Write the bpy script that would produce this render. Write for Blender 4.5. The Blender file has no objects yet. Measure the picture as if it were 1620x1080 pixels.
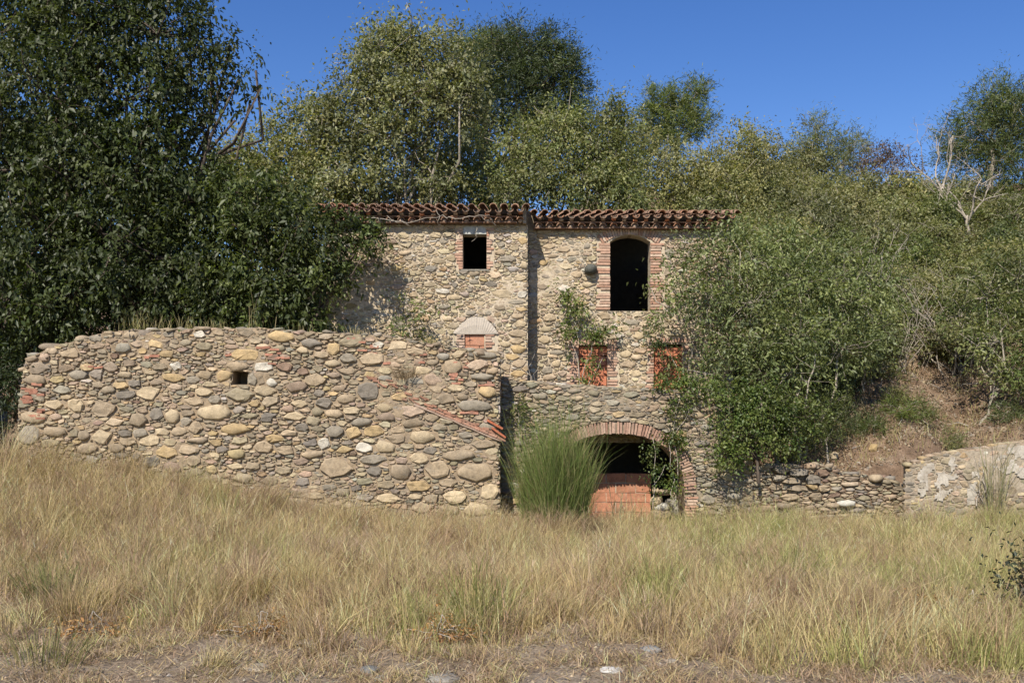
import bpy, math, random
import numpy as np
from mathutils import Vector, Matrix, noise

rng = np.random.default_rng(7)
random.seed(7)
sc = bpy.context.scene
COL = sc.collection

# ------------------------------------------------------------------ camera
F, HOR, EYE = 1575.0, 660.0, 2.4          # focal length in photo pixels, horizon row, eye height
cam = bpy.data.cameras.new('camera')
camo = bpy.data.objects.new('camera', cam)
COL.objects.link(camo)
camo.location = (0, 0, EYE)
camo.rotation_euler = (math.radians(90), 0, 0)
cam.sensor_width = 36.0
cam.lens = 36.0 * F / 1620.0
cam.shift_y = (HOR - 540.0) / 1620.0
cam.clip_end = 2000
sc.camera = camo

# ------------------------------------------------------------------ light
SUN_EL, SUN_AZ = math.radians(43), math.radians(20)     # behind the camera, to its left
world = bpy.data.worlds.new('World')
sc.world = world
world.use_nodes = True
wn = world.node_tree.nodes
sky = wn.new('ShaderNodeTexSky')
sky.sky_type = 'NISHITA'
sky.sun_disc = False
sky.sun_elevation = SUN_EL
sky.sun_rotation = math.pi + SUN_AZ
sky.altitude = 300
sky.air_density = 1.0
sky.dust_density = 0.0
sky.ozone_density = 2.0
hs = wn.new('ShaderNodeHueSaturation')
hs.inputs['Saturation'].default_value = 1.31
hs.inputs['Hue'].default_value = 0.5156
world.node_tree.links.new(sky.outputs[0], hs.inputs['Color'])
world.node_tree.links.new(hs.outputs[0], wn['Background'].inputs[0])
wn['Background'].inputs[1].default_value = 0.103
sl = bpy.data.lights.new('sun', 'SUN')
sl.energy = 5.0
sl.angle = math.radians(0.53)
sl.color = (1.0, 0.93, 0.81)
so = bpy.data.objects.new('sun', sl)
COL.objects.link(so)
sd = Vector((math.sin(SUN_AZ) * math.cos(SUN_EL), math.cos(SUN_AZ) * math.cos(SUN_EL), -math.sin(SUN_EL)))
so.rotation_euler = sd.to_track_quat('-Z', 'Y').to_euler()
so.location = (-10, -20, 30)
sc.view_settings.view_transform = 'Standard'
sc.view_settings.look = 'None'
sc.view_settings.gamma = 1
sc.view_settings.exposure = 0.42
sc.view_settings.use_curve_mapping = False
sc.render.engine = 'CYCLES'
sc.cycles.max_bounces = 6
sc.cycles.diffuse_bounces = 3
sc.cycles.transparent_max_bounces = 4


def P(px, py, Y):
    return Vector(((px - 810.0) / F * Y, Y, EYE + (HOR - py) / F * Y))


# ------------------------------------------------------------------ materials
def new_mat(name):
    m = bpy.data.materials.new(name)
    m.use_nodes = True
    nt = m.node_tree
    for n in list(nt.nodes):
        nt.nodes.remove(n)
    out = nt.nodes.new('ShaderNodeOutputMaterial')
    return m, nt, nt.nodes, nt.links, out


def nz(N, L, vec, scale, detail=6, rough=0.6, dist=0.0):
    n = N.new('ShaderNodeTexNoise')
    n.inputs['Scale'].default_value = scale
    n.inputs['Detail'].default_value = detail
    n.inputs['Roughness'].default_value = rough
    n.inputs['Distortion'].default_value = dist
    L.new(vec, n.inputs['Vector'])
    return n.outputs['Fac']


def ramp(N, L, fac, stops):
    r = N.new('ShaderNodeValToRGB')
    e = r.color_ramp.elements
    while len(e) < len(stops):
        e.new(0.5)
    for el, (p, c) in zip(e, stops):
        el.position = p
        el.color = (*c, 1) if len(c) == 3 else c
    L.new(fac, r.inputs['Fac'])
    return r.outputs['Color']


def mix(N, L, a, b, fac, mode='MIX'):
    m = N.new('ShaderNodeMix')
    m.data_type = 'RGBA'
    m.blend_type = mode
    for s, v in ((m.inputs[6], a), (m.inputs[7], b)):
        if isinstance(v, tuple):
            s.default_value = (*v, 1)
        else:
            L.new(v, s)
    if isinstance(fac, (int, float)):
        m.inputs[0].default_value = fac
    else:
        L.new(fac, m.inputs[0])
    return m.outputs[2]


def bumpn(N, L, h, strength, dist):
    b = N.new('ShaderNodeBump')
    b.inputs['Strength'].default_value = strength
    b.inputs['Distance'].default_value = dist
    L.new(h, b.inputs['Height'])
    return b.outputs['Normal']


def g3(v):
    return (v, v, v)


def rock_mat(name, tint=True, col=(0.4, 0.33, 0.24), scale=1.0, lichen=0.5, bump=0.6, stain=(0.18, 0.165, 0.14), stain_amt=0.4, rough=0.95):
    m, nt, N, L, out = new_mat(name)
    pos = N.new('ShaderNodeNewGeometry').outputs['Position']
    if tint:
        a = N.new('ShaderNodeAttribute')
        a.attribute_name = 'tint'
        base = a.outputs['Color']
    else:
        base = col
    f1 = nz(N, L, pos, 9 * scale, 8, 0.7, 0.4)
    f2 = nz(N, L, pos, 55 * scale, 5, 0.7)
    f3 = nz(N, L, pos, 2.1 * scale, 6, 0.65)
    c = mix(N, L, base, ramp(N, L, f1, [(0.25, g3(0.55)), (0.5, g3(1.0)), (0.75, g3(1.3))]), 1.0, 'MULTIPLY')
    c = mix(N, L, c, ramp(N, L, f2, [(0.3, g3(0.68)), (0.55, g3(1.0)), (0.72, g3(1.25))]), 1.0, 'MULTIPLY')
    if stain_amt:
        s = ramp(N, L, f3, [(0.48, g3(0)), (0.68, g3(stain_amt))])
        c = mix(N, L, c, stain, s)
    if lichen:
        f4 = nz(N, L, pos, 17 * scale, 7, 0.72, 0.8)
        s = ramp(N, L, f4, [(0.62, g3(0)), (0.70, g3(lichen))])
        c = mix(N, L, c, (0.50, 0.48, 0.42), s)
    b = N.new('ShaderNodeBsdfPrincipled')
    L.new(c, b.inputs['Base Color'])
    b.inputs['Roughness'].default_value = rough
    b.inputs['Specular IOR Level'].default_value = 0.2
    hm = mix(N, L, f1, f2, 0.35)
    L.new(bumpn(N, L, hm, bump, 0.035 / scale), b.inputs['Normal'])
    L.new(b.outputs[0], out.inputs[0])
    return m


def leaf_mat(name, trans=0.25, gloss=0.35, rough=0.45, vary=True):
    m, nt, N, L, out = new_mat(name)
    a = N.new('ShaderNodeAttribute')
    a.attribute_name = 'tint'
    oi = N.new('ShaderNodeObjectInfo')
    lc = mix(N, L, a.outputs['Color'], ramp(N, L, oi.outputs['Random'], [(0.0, (0.74, 0.78, 0.86)), (0.35, (0.95, 0.97, 0.95)), (0.65, (1.08, 1.06, 1.0)), (1.0, (1.24, 1.2, 1.16))]), 1.0 if vary else 0.0, 'MULTIPLY')
    b = N.new('ShaderNodeBsdfPrincipled')
    L.new(lc, b.inputs['Base Color'])
    b.inputs['Roughness'].default_value = rough
    b.inputs['Specular IOR Level'].default_value = gloss
    t = N.new('ShaderNodeBsdfTranslucent')
    tc = mix(N, L, lc, (1.25, 1.35, 0.55), 1.0, 'MULTIPLY')
    L.new(tc, t.inputs['Color'])
    ms = N.new('ShaderNodeMixShader')
    ms.inputs[0].default_value = trans
    L.new(b.outputs[0], ms.inputs[1])
    L.new(t.outputs[0], ms.inputs[2])
    L.new(ms.outputs[0], out.inputs[0])
    return m


def simple_mat(name, col, rough=0.9, var=0.3, scale=8.0, bump=0.3):
    m, nt, N, L, out = new_mat(name)
    pos = N.new('ShaderNodeNewGeometry').outputs['Position']
    f = nz(N, L, pos, scale, 7, 0.7)
    c = mix(N, L, col, ramp(N, L, f, [(0.3, g3(1 - var)), (0.7, g3(1 + var))]), 1.0, 'MULTIPLY')
    b = N.new('ShaderNodeBsdfPrincipled')
    L.new(c, b.inputs['Base Color'])
    b.inputs['Roughness'].default_value = rough
    b.inputs['Specular IOR Level'].default_value = 0.2
    L.new(bumpn(N, L, f, bump, 0.03), b.inputs['Normal'])
    L.new(b.outputs[0], out.inputs[0])
    return m


def soil_mat(name, c1, c2, c3, scale=1.0):
    m, nt, N, L, out = new_mat(name)
    pos = N.new('ShaderNodeNewGeometry').outputs['Position']
    f1 = nz(N, L, pos, 0.9 * scale, 8, 0.7, 0.5)
    f2 = nz(N, L, pos, 24 * scale, 6, 0.75)
    f3 = nz(N, L, pos, 6 * scale, 7, 0.7)
    c = ramp(N, L, f1, [(0.3, c1), (0.5, c2), (0.7, c3)])
    c = mix(N, L, c, ramp(N, L, f2, [(0.3, g3(0.55)), (0.55, g3(1)), (0.75, g3(1.5))]), 1.0, 'MULTIPLY')
    c = mix(N, L, c, ramp(N, L, f3, [(0.3, g3(0.7)), (0.7, g3(1.25))]), 1.0, 'MULTIPLY')
    b = N.new('ShaderNodeBsdfPrincipled')
    L.new(c, b.inputs['Base Color'])
    b.inputs['Roughness'].default_value = 1.0
    b.inputs['Specular IOR Level'].default_value = 0.1
    hm = mix(N, L, f2, f3, 0.5)
    L.new(bumpn(N, L, hm, 0.8, 0.06), b.inputs['Normal'])
    L.new(b.outputs[0], out.inputs[0])
    return m


M = {}
M['stone'] = rock_mat('fieldstone', lichen=0.35, stain_amt=0.25)
M['mortar'] = rock_mat('lime_mortar', False, (0.52, 0.432, 0.318), 1.6, 0.25, 0.9, (0.33, 0.26, 0.18), 0.5)
M['mortar_front'] = rock_mat('weathered_mortar', False, (0.33, 0.25, 0.165), 1.6, 0.25, 0.9, (0.24, 0.205, 0.165), 0.65)
M['mortar_dark'] = rock_mat('earthy_mortar', False, (0.32, 0.255, 0.18), 1.6, 0.25, 0.9, (0.17, 0.15, 0.12), 0.6)
M['brick'] = rock_mat('fired_brick', lichen=0.3, stain_amt=0.25, stain=(0.35, 0.29, 0.23), bump=0.35)
M['infill'] = rock_mat('hollow_brick', lichen=0.3, stain_amt=0.45, stain=(0.42, 0.25, 0.17), bump=0.3)
M['tile'] = rock_mat('roof_tile_clay', lichen=0.45, stain_amt=0.55, stain=(0.14, 0.115, 0.09), bump=0.3)
M['plaster'] = simple_mat('grey_plaster', (0.43, 0.375, 0.31), 0.9, 0.12, 14, 0.3)
M['lintel'] = simple_mat('concrete', (0.40, 0.40, 0.37), 0.9, 0.25, 12, 0.3)
M['white'] = rock_mat('whitewash', False, (0.47, 0.42, 0.35), 1.8, 0.3, 0.8, (0.27, 0.225, 0.17), 0.8)
M['leaf'] = leaf_mat('leaf', 0.36, 0.5, 0.5)
M['leaf_dull'] = leaf_mat('leaf_dull', 0.35, 0.15, 0.6, False)
M['bark'] = simple_mat('pale_bark', (0.33, 0.285, 0.23), 0.95, 0.45, 14, 0.5)
M['bark_dark'] = simple_mat('dark_bark', (0.09, 0.07, 0.055), 0.95, 0.4, 10, 0.6)
M['bark_dry'] = simple_mat('dry_wood', (0.40, 0.35, 0.29), 0.95, 0.3, 14, 0.4)
M['grass'] = leaf_mat('dry_grass', 0.3, 0.15, 0.7, False)
M['ground'] = soil_mat('dry_soil', (0.20, 0.145, 0.095), (0.29, 0.225, 0.16), (0.36, 0.30, 0.23))
M['hill'] = soil_mat('hill_soil', (0.11, 0.072, 0.046), (0.22, 0.15, 0.10), (0.34, 0.265, 0.19), 1.3)
M['mortar_grey'] = rock_mat('grey_render', False, (0.40, 0.33, 0.245), 1.6, 0.3, 0.9, (0.22, 0.185, 0.14), 0.65)
M['dark'] = simple_mat('shade_dark_interior', (0.10, 0.085, 0.07), 1.0, 0.3, 5, 0.3)  # interior shade put into the dark colour of rooms and vault


# ------------------------------------------------------------------ object helpers
def tag(o, label=None, cat=None, group=None, kind=None):
    if label: o['label'] = label
    if cat: o['category'] = cat
    if group: o['group'] = group
    if kind: o['kind'] = kind
    return o


def empty(name, loc):
    o = bpy.data.objects.new(name, None)
    o.empty_display_size = 0.3
    o.location = loc
    COL.objects.link(o)
    return o


def mesh_np(name, V, Fc, col=None, smooth=False):
    """mesh from numpy arrays; Fc (n,3) or (n,4)"""
    me = bpy.data.meshes.new(name)
    V = np.asarray(V, np.float32)
    Fc = np.asarray(Fc, np.int32)
    n, k = Fc.shape
    me.vertices.add(len(V))
    me.vertices.foreach_set('co', V.ravel())
    me.loops.add(n * k)
    me.loops.foreach_set('vertex_index', Fc.ravel())
    me.polygons.add(n)
    me.polygons.foreach_set('loop_start', np.arange(0, n * k, k, dtype=np.int32))
    if smooth:
        me.polygons.foreach_set('use_smooth', np.ones(n, bool))
    me.update(calc_edges=True)
    if col is not None:
        at = me.attributes.new('tint', 'FLOAT_COLOR', 'POINT')
        c4 = np.ones((len(V), 4), np.float32)
        c4[:, :3] = col
        at.data.foreach_set('color', c4.ravel())
    return me


def mesh_py(name, V, Fc, col=None, smooth=False):
    me = bpy.data.meshes.new(name)
    me.from_pydata([tuple(v) for v in V], [], [tuple(f) for f in Fc])
    if smooth:
        me.polygons.foreach_set('use_smooth', [True] * len(me.polygons))
    me.update()
    if col is not None:
        at = me.attributes.new('tint', 'FLOAT_COLOR', 'POINT')
        c = np.asarray(col, np.float32)
        c4 = np.ones((len(me.vertices), 4), np.float32)
        c4[:, :3] = c
        at.data.foreach_set('color', c4.ravel())
    return me


def link(name, me, mat, parent=None, loc=(0, 0, 0)):
    o = bpy.data.objects.new(name, me)
    if mat is not None and len(me.materials) == 0:
        me.materials.append(mat)
    o.location = loc
    if parent is not None:
        o.parent = parent
    COL.objects.link(o)
    return o


class MB:
    """collects pieces with a tint each, built as one mesh"""
    def __init__(self):
        self.V, self.F, self.C = [], [], []

    def add(self, V, Fc, col=(1, 1, 1)):
        b = len(self.V)
        self.V += [tuple(v) for v in V]
        self.F += [tuple(i + b for i in f) for f in Fc]
        self.C += [tuple(col)] * len(V)

    def tube(self, pts, r0, r1, sides=5, col=(1, 1, 1)):
        pts = [Vector(p) for p in pts]
        n = len(pts)
        V, Fc = [], []
        up = Vector((0.31, 0.2, 0.93))
        for i, p in enumerate(pts):
            d = (pts[min(i + 1, n - 1)] - pts[max(i - 1, 0)])
            if d.length < 1e-6: d = Vector((0, 0, 1))
            d.normalize()
            a = d.cross(up)
            if a.length < 0.05: a = d.cross(Vector((1, 0, 0)))
            a.normalize()
            b = d.cross(a)
            r = r0 + (r1 - r0) * i / (n - 1)
            for k in range(sides):
                t = 2 * math.pi * k / sides
                V.append(p + (a * math.cos(t) + b * math.sin(t)) * r)
        for i in range(n - 1):
            for k in range(sides):
                k2 = (k + 1) % sides
                Fc.append((i * sides + k, i * sides + k2, (i + 1) * sides + k2, (i + 1) * sides + k))
        Fc.append(tuple((n - 1) * sides + k for k in range(sides)))
        self.add(V, Fc, col)

    def build(self, name, mat, parent=None, loc=(0, 0, 0), smooth=False, tint=True):
        me = mesh_py(name, self.V, self.F, self.C if tint else None, smooth)
        return link(name, me, mat, parent, loc)


# ------------------------------------------------------------------ terrain
def sstep(a, b, x):
    t = np.clip((np.asarray(x, float) - a) / (b - a), 0, 1)
    return t * t * (3 - 2 * t)


def gz(x, y):
    x = np.asarray(x, float); y = np.asarray(y, float)
    z = -0.35 * sstep(9, 23, y)
    z = z + 1.5 * sstep(1.0, 13, -x) * sstep(14, 24, y)
    z = z + 0.10 * np.sin(x * 0.9 + 1.3) * np.sin(y * 0.7) * sstep(10.5, 13, y)
    z = z + 0.03 * np.sin(x * 3.1 + y * 1.7) + 0.02 * np.sin(x * 5.3 - y * 4.1)
    return z


def hz(x, y):
    x = np.asarray(x, float); y = np.asarray(y, float)
    k = sstep(5.7, 7.3, x)
    y0 = 33 + (25.35 - 33) * k
    foot = 2.2 + (0.95 - 2.2) * k
    sl_ = 0.31 + (0.56 - 0.31) * sstep(-16, 9, x)
    d = y - y0
    dd = np.minimum(d, 30) - 0.010 * np.clip(d - 8, 0, 22) ** 2
    z = np.where(d > 0, foot + sl_ * dd + 0.25 * k * np.exp(-((d - 1.5) / 1.0) ** 2), -1.5)
    z = z + np.where(d > 0, 0.22 * np.sin(x * 1.1 + y * 0.6) * np.sin(y * 0.9 - x * 0.35) + 0.1 * np.sin(x * 2.7 + 1) * np.sin(y * 2.3), 0)
    z = z + np.where(d > 0.3, k * (0.16 * np.sin(x * 4.3 + 2.2 * np.sin(y * 1.3)) * np.sin(y * 3.1 + x) + 0.22 * np.sin(x * 1.9 + 0.8 * np.sin(y))), 0)
    z = np.where(d > 30, z - (d - 30) * 0.15, z)
    return z


def sheet(name, xs, ys, fn, mat, rough=0.0):
    X, Y = np.meshgrid(xs, ys)
    Z = fn(X, Y)
    if rough:
        Z = Z + rng.normal(0, rough, Z.shape)
    V = np.stack([X, Y, Z], -1).reshape(-1, 3)
    nx, ny = len(xs), len(ys)
    i = np.arange((ny - 1) * nx).reshape(ny - 1, nx)[:, :-1].ravel()
    Fc = np.stack([i, i + 1, i + nx + 1, i + nx], -1)
    return link(name, mesh_np(name, V, Fc, None, True), mat)


xs = np.unique(np.concatenate([np.linspace(-600, -16, 24), np.linspace(-16, 16, 120), np.linspace(16, 600, 24)]))
ys = np.unique(np.concatenate([np.linspace(-200, 6, 16), np.linspace(6, 27, 80), np.linspace(27, 900, 24)]))
tag(sheet('ground', xs, ys, gz, M['ground'], 0.006), kind='structure')
xs = np.unique(np.concatenate([np.linspace(-130, -24, 20), np.linspace(-24, 30, 150), np.linspace(30, 150, 20)]))
ys = np.unique(np.concatenate([np.linspace(25.2, 44, 110), np.linspace(44, 150, 40)]))
tag(sheet('hillside', xs, ys, hz, M['hill'], 0.02), kind='structure')

# ------------------------------------------------------------------ masonry
CREAM, OCHRE, TAN = (0.47, 0.375, 0.245), (0.44, 0.315, 0.16), (0.36, 0.28, 0.19)
GBROWN, GREY, SLATE = (0.245, 0.195, 0.14), (0.255, 0.232, 0.192), (0.145, 0.138, 0.128)
OLIVE, WHITE, RED = (0.24, 0.21, 0.145), (0.53, 0.50, 0.43), (0.38, 0.135, 0.075)
DRED, PINK = (0.16, 0.095, 0.075), (0.40, 0.29, 0.22)
PAL_FRONT = [(CREAM, 20), (OCHRE, 9), (TAN, 30), (GBROWN, 22), (GREY, 10), (SLATE, 3), (OLIVE, 8), (WHITE, 1), (PINK, 7), (DRED, 2)]
PAL_HOUSE = [((0.50, 0.405, 0.265), 40), (OCHRE, 9), ((0.42, 0.335, 0.22), 28), (GBROWN, 9), ((0.30, 0.265, 0.21), 10), (SLATE, 1.2), (OLIVE, 3), (WHITE, 9), (PINK, 7)]
PAL_GREY = [(CREAM, 9), (OCHRE, 3), (TAN, 20), (GBROWN, 24), (GREY, 30), (SLATE, 6), (OLIVE, 8), (WHITE, 3)]


PAL_RUIN = [(TAN, 26), (GBROWN, 36), (GREY, 10), (SLATE, 8), (OLIVE, 10), (DRED, 6)]


def pick(pal):
    w = np.array([p[1] for p in pal], float)
    c = np.array(pal[rng.choice(len(pal), p=w / w.sum())][0])
    c = c * 0.72 + np.array((0.40, 0.315, 0.21)) * 0.28
    return np.clip(c * rng.uniform(0.8, 1.2) * (1 + rng.normal(0, 0.025, 3)), 0.02, 0.62)


def in_poly(poly):
    poly = np.asarray(poly, float)
    x1, y1 = poly[:, 0], poly[:, 1]
    x2, y2 = np.roll(x1, -1), np.roll(y1, -1)

    def f(u, v):
        u = np.asarray(u, float); v = np.asarray(v, float)
        sh = u.shape
        u = u.ravel()[:, None]; v = v.ravel()[:, None]
        c = ((y1 > v) != (y2 > v)) & (u < (x2 - x1) * (v - y1) / (y2 - y1 + 1e-12) + x1)
        return (c.sum(1) % 2 == 1).reshape(sh)
    return f


class Frame:
    """a vertical wall plane: u along it, v up, w out towards the viewer"""
    def __init__(self, O, U, Nn):
        self.O, self.U, self.N = Vector(O), Vector(U).normalized(), Vector(Nn).normalized()

    def pt(self, u, v, w=0.0):
        return self.O + self.U * u + Vector((0, 0, v)) + self.N * w

    def arr(self, A):
        A = np.asarray(A, float)
        return np.array(self.O) + A[:, :1] * np.array(self.U) + A[:, 1:2] * np.array((0, 0, 1.0)) + A[:, 2:3] * np.array(self.N)

    def off(self, A):
        return self.arr(A) - np.array(self.O)


def slab(name, outline, holes, fr, thick, mat, parent):
    cu = bpy.data.curves.new('tmp', 'CURVE')
    cu.dimensions = '2D'
    cu.fill_mode = 'BOTH'
    cu.extrude = thick / 2
    for poly in [outline] + list(holes):
        sp = cu.splines.new('POLY')
        sp.points.add(len(poly) - 1)
        for p, (u, v) in zip(sp.points, poly):
            p.co = (u, v, 0, 1)
        sp.use_cyclic_u = True
    ob = bpy.data.objects.new('tmp', cu)
    me = bpy.data.meshes.new_from_object(ob)
    bpy.data.objects.remove(ob)
    A = np.empty(len(me.vertices) * 3)
    me.vertices.foreach_get('co', A)
    A = A.reshape(-1, 3)
    A[:, 2] -= thick / 2
    W = fr.arr(A) - np.array(parent.location if parent else (0, 0, 0))
    me.vertices.foreach_set('co', W.astype(np.float32).ravel())
    me.polygons.foreach_set('use_smooth', [False] * len(me.polygons))
    me.update()
    me.name = name
    me.materials.clear()
    return link(name, me, mat, parent)


def mortar_relief(name, inside, bounds, fr, mat, parent, step=0.055, base=0.008, amp=0.02, seed=0.0):
    u0, u1, v0, v1 = bounds
    us = np.arange(u0, u1 + step, step); vs = np.arange(v0, v1 + step, step)
    U, Vv = np.meshgrid(us, vs)
    Z = np.array([[noise.noise((u * 3.1 + seed, v * 4.2, 0)) + 0.6 * noise.noise((u * 9 + seed, v * 11, 3)) for u in us] for v in vs])
    Zb = np.array([[noise.noise((u * 0.55 + seed, v * 0.8, 9)) for u in us] for v in vs])
    W = base + amp * (Z * 0.5 + 0.5) + 0.045 * np.clip(Zb * 1.6 - 0.05, -0.2, 0.7)
    J = step * 0.3
    A = np.stack([U + rng.uniform(-J, J, U.shape), Vv + rng.uniform(-J, J, U.shape), W], -1).reshape(-1, 3)
    nx, ny = len(us), len(vs)
    i = np.arange((ny - 1) * nx).reshape(ny - 1, nx)[:, :-1].ravel()
    ok = np.ones(len(i), bool)
    fl_u, fl_v = A[:, 0], A[:, 1]
    for o_ in (0, 1, nx + 1, nx):
        ok &= inside(fl_u[i + o_], fl_v[i + o_])
    i = i[ok]
    Fc = np.stack([i, i + 1, i + nx + 1, i + nx], -1)
    used = np.unique(Fc)
    remap = np.full(len(A), -1); remap[used] = np.arange(len(used))
    Vw = fr.arr(A[used]) - np.array(parent.location)
    return link(name, mesh_np(name, Vw, remap[Fc], None, True), mat, parent)


def stone_solid(poly, h, rough=1.0, flat=False, low=False):
    """poly (n,2) round the origin -> vertices (u,v,w) and faces of a cobble standing out of the wall"""
    n = len(poly)
    tu, tv = rng.normal(0, 0.10), rng.normal(0, 0.12)
    s1, s2 = (0.97, 0.80) if flat else (rng.uniform(0.92, 0.98), rng.uniform(0.70, 0.87))
    w1, w2 = (0.75, 1.0) if flat else (rng.uniform(0.5, 0.62), rng.uniform(0.90, 0.98))
    V = []
    sz = np.abs(poly).max()
    for s, w, j in ((1.0, -0.06, 0.0), (s1, h * w1, 0.16), (s2, h * w2, 0.26)):
        for k in range(n):
            p = poly[k] * s * (1 + (rng.uniform(-j, j) * 0.5))
            ww = w if j == 0 else w + (p[0] * tu + p[1] * tv) * h / max(sz, .01) * 2 + rng.uniform(-j, j) * h * rough
            V.append((p[0], p[1], ww))
    if low:      # small chips: rim, shoulder and a flat face
        V = V[:n] + V[2 * n:]
        Fc = [(k, (k + 1) % n, n + (k + 1) % n, n + k) for k in range(n)] + [tuple(range(n, 2 * n))]
        return V, Fc
    V.append((0, 0, h * (1.0 + rng.uniform(-0.1, 0.1))))
    Fc = []
    for r in range(2):
        for k in range(n):
            k2 = (k + 1) % n
            Fc.append((r * n + k, r * n + k2, (r + 1) * n + k2, (r + 1) * n + k))
    for k in range(n):
        Fc.append((2 * n + k, 2 * n + (k + 1) % n, 3 * n))
    return V, Fc


def pack(inside, bounds, manual, sizes, overlap=(0.80, 0.66, 0.56, 0.46)):
    """dart throwing of tilted ellipses, large to small -> rows (u,v,ru,rv,rot,colour or None)"""
    u0, u1, v0, v1 = bounds
    S = [list(m) for m in manual]
    arr = np.array([[m[0], m[1], m[2], m[3]] for m in S], float).reshape(-1, 4)
    cap = 6000
    nman = len(arr)
    A = np.zeros((cap, 4)); A[:len(arr)] = arr
    n = len(arr)
    for tier, (r0, r1, a0, a1, tries) in enumerate(sizes):
        cu = rng.uniform(u0, u1, tries); cv = rng.uniform(v0, v1, tries)
        ok = inside(cu, cv)
        cu, cv = cu[ok], cv[ok]
        rr = rng.uniform(r0, r1, len(cu)); aa = rng.uniform(a0, a1, len(cu))
        for u, v, r, a in zip(cu, cv, rr, aa):
            ru, rv = r, r * a
            if n:
                B = A[:n]
                d = ((B[:, 0] - u) / (B[:, 2] + ru)) ** 2 + ((B[:, 1] - v) / (B[:, 3] + rv)) ** 2
                if d.min() < overlap[min(tier + 4 - len(sizes), 3)] or (nman and d[:nman].min() < 0.84): continue
            A[n] = (u, v, ru, rv); n += 1
            S.append([u, v, ru, rv, rng.normal(0, 0.13), None])
            if n >= cap: break
    return S


def cells(S, inside, gap=0.95, n_ang=(7, 10)):
    A = np.array([[s[0], s[1], s[2], s[3], s[4]] for s in S])
    out = []
    T = np.linspace(0.2, 2.0, 28)
    for i, s in enumerate(S):
        u, v, ru, rv, rot = A[i]
        reach = 2.0 * max(ru, rv)
        nb = np.where((np.abs(A[:, 0] - u) < reach + 2 * A[:, 2]) & (np.abs(A[:, 1] - v) < reach + 2 * A[:, 3]))[0]
        nb = nb[nb != i]
        na = rng.integers(n_ang[0], n_ang[1] + 1)
        th = np.linspace(0, 2 * math.pi, na, endpoint=False) + rng.uniform(0, 1) + rng.normal(0, 0.16, na)
        cx, sx = np.cos(th) * ru, np.sin(th) * rv
        du = cx * math.cos(rot) - sx * math.sin(rot); dv = cx * math.sin(rot) + sx * math.cos(rot)
        Pu = u + du[:, None] * T; Pv = v + dv[:, None] * T
        ok = inside(Pu, Pv)
        if len(nb):
            B = A[nb]
            c, s_ = np.cos(B[:, 4]), np.sin(B[:, 4])
            X = Pu[..., None] - B[:, 0]; Y = Pv[..., None] - B[:, 1]
            q = ((X * c + Y * s_) / B[:, 2]) ** 2 + ((-X * s_ + Y * c) / B[:, 3]) ** 2
            ok &= (T[None, :] ** 2) < q.min(-1)
        ok = np.logical_and.accumulate(ok, axis=1)
        t = T[np.maximum(ok.sum(1) - 1, 0)]
        # corners: a stone is nearer to a rough block than to an ellipse
        sq = rng.uniform(0.0, 1.0)
        blk = 1.0 / np.maximum(np.abs(np.cos(th)) ** 4 + np.abs(np.sin(th)) ** 4, 0.3) ** 0.25
        capt = (rng.uniform(1.0, 1.22) * (1 - sq) + 1.05 * blk * sq) + rng.normal(0, 0.17, na)
        capt = capt * (rng.uniform(1.15, 1.6) if s[5] is None else 1.17)
        t = np.minimum(t * gap, capt)
        out.append(np.stack([du * t, dv * t], -1))
    return out


def rubble(parent, fr, inside, bounds, manual, sizes, pal, prefix='stone', hmul=1.0, n_parts=300, small_name='small_stones', gap=0.96, mat=None):
    mat = mat or M['stone']
    S = pack(inside, bounds, manual, sizes)
    C = cells(S, inside, gap)
    area = []
    for p in C:
        x, y = p[:, 0], p[:, 1]
        area.append(0.5 * abs(np.dot(x, np.roll(y, -1)) - np.dot(y, np.roll(x, -1))))
    order = np.argsort(area)[::-1]
    rest_V, rest_F, rest_C = [], [], []
    pl = np.array(parent.location)
    for rank, i in enumerate(order):
        if area[i] < 0.0006: continue
        s = S[i]
        sz = math.sqrt(area[i])
        h = min(0.018 + sz * rng.uniform(0.09, 0.20), 0.085) * hmul
        if len(s) > 6: h *= s[6]
        col = (np.array(s[5]) * 0.8 + np.array((0.42, 0.315, 0.19)) * 0.25) * rng.uniform(0.9, 1.1) if s[5] is not None else pick(pal)
        V, Fc = stone_solid(C[i], h, flat=(col.mean() < 0.2 and rng.random() < 0.7) or rng.random() < 0.15, low=rank >= n_parts)
        V = np.array(V)
        cvar = np.tile(col, (len(V), 1)) * (1 + rng.normal(0, 0.05, (len(V), 1)))
        if rank < n_parts:
            me = mesh_py(prefix, fr.off(V), Fc, cvar, smooth=rng.random() < 0.35)
            loc = np.array(fr.pt(s[0], s[1])) - pl
            link(prefix, me, mat, parent, loc)
        else:
            b = sum(len(a) for a in rest_V)
            V[:, 0] += s[0]; V[:, 1] += s[1]
            rest_V.append(fr.arr(V) - pl)
            rest_F += [tuple(k + b for k in f) for f in Fc]
            rest_C.append(cvar)
    if rest_V:
        me = mesh_py(small_name, np.concatenate(rest_V), rest_F, np.concatenate(rest_C), False)
        o = link(small_name, me, mat, parent)
        o['kind'] = 'stuff'


def box_mesh(name, L, H, D, col, jit=0.05):
    V = []
    for z in (-1, 1):
        for y in (-1, 1):
            for x in (-1, 1):
                V.append((x * L / 2 * (1 + rng.uniform(-jit, jit)), y * D / 2, z * H / 2 * (1 + rng.uniform(-jit, jit) * 1.5)))
    Fc = [(0, 2, 3, 1), (4, 5, 7, 6), (0, 1, 5, 4), (2, 6, 7, 3), (0, 4, 6, 2), (1, 3, 7, 5)]
    return mesh_py(name, V, Fc, [col] * 8)


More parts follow.
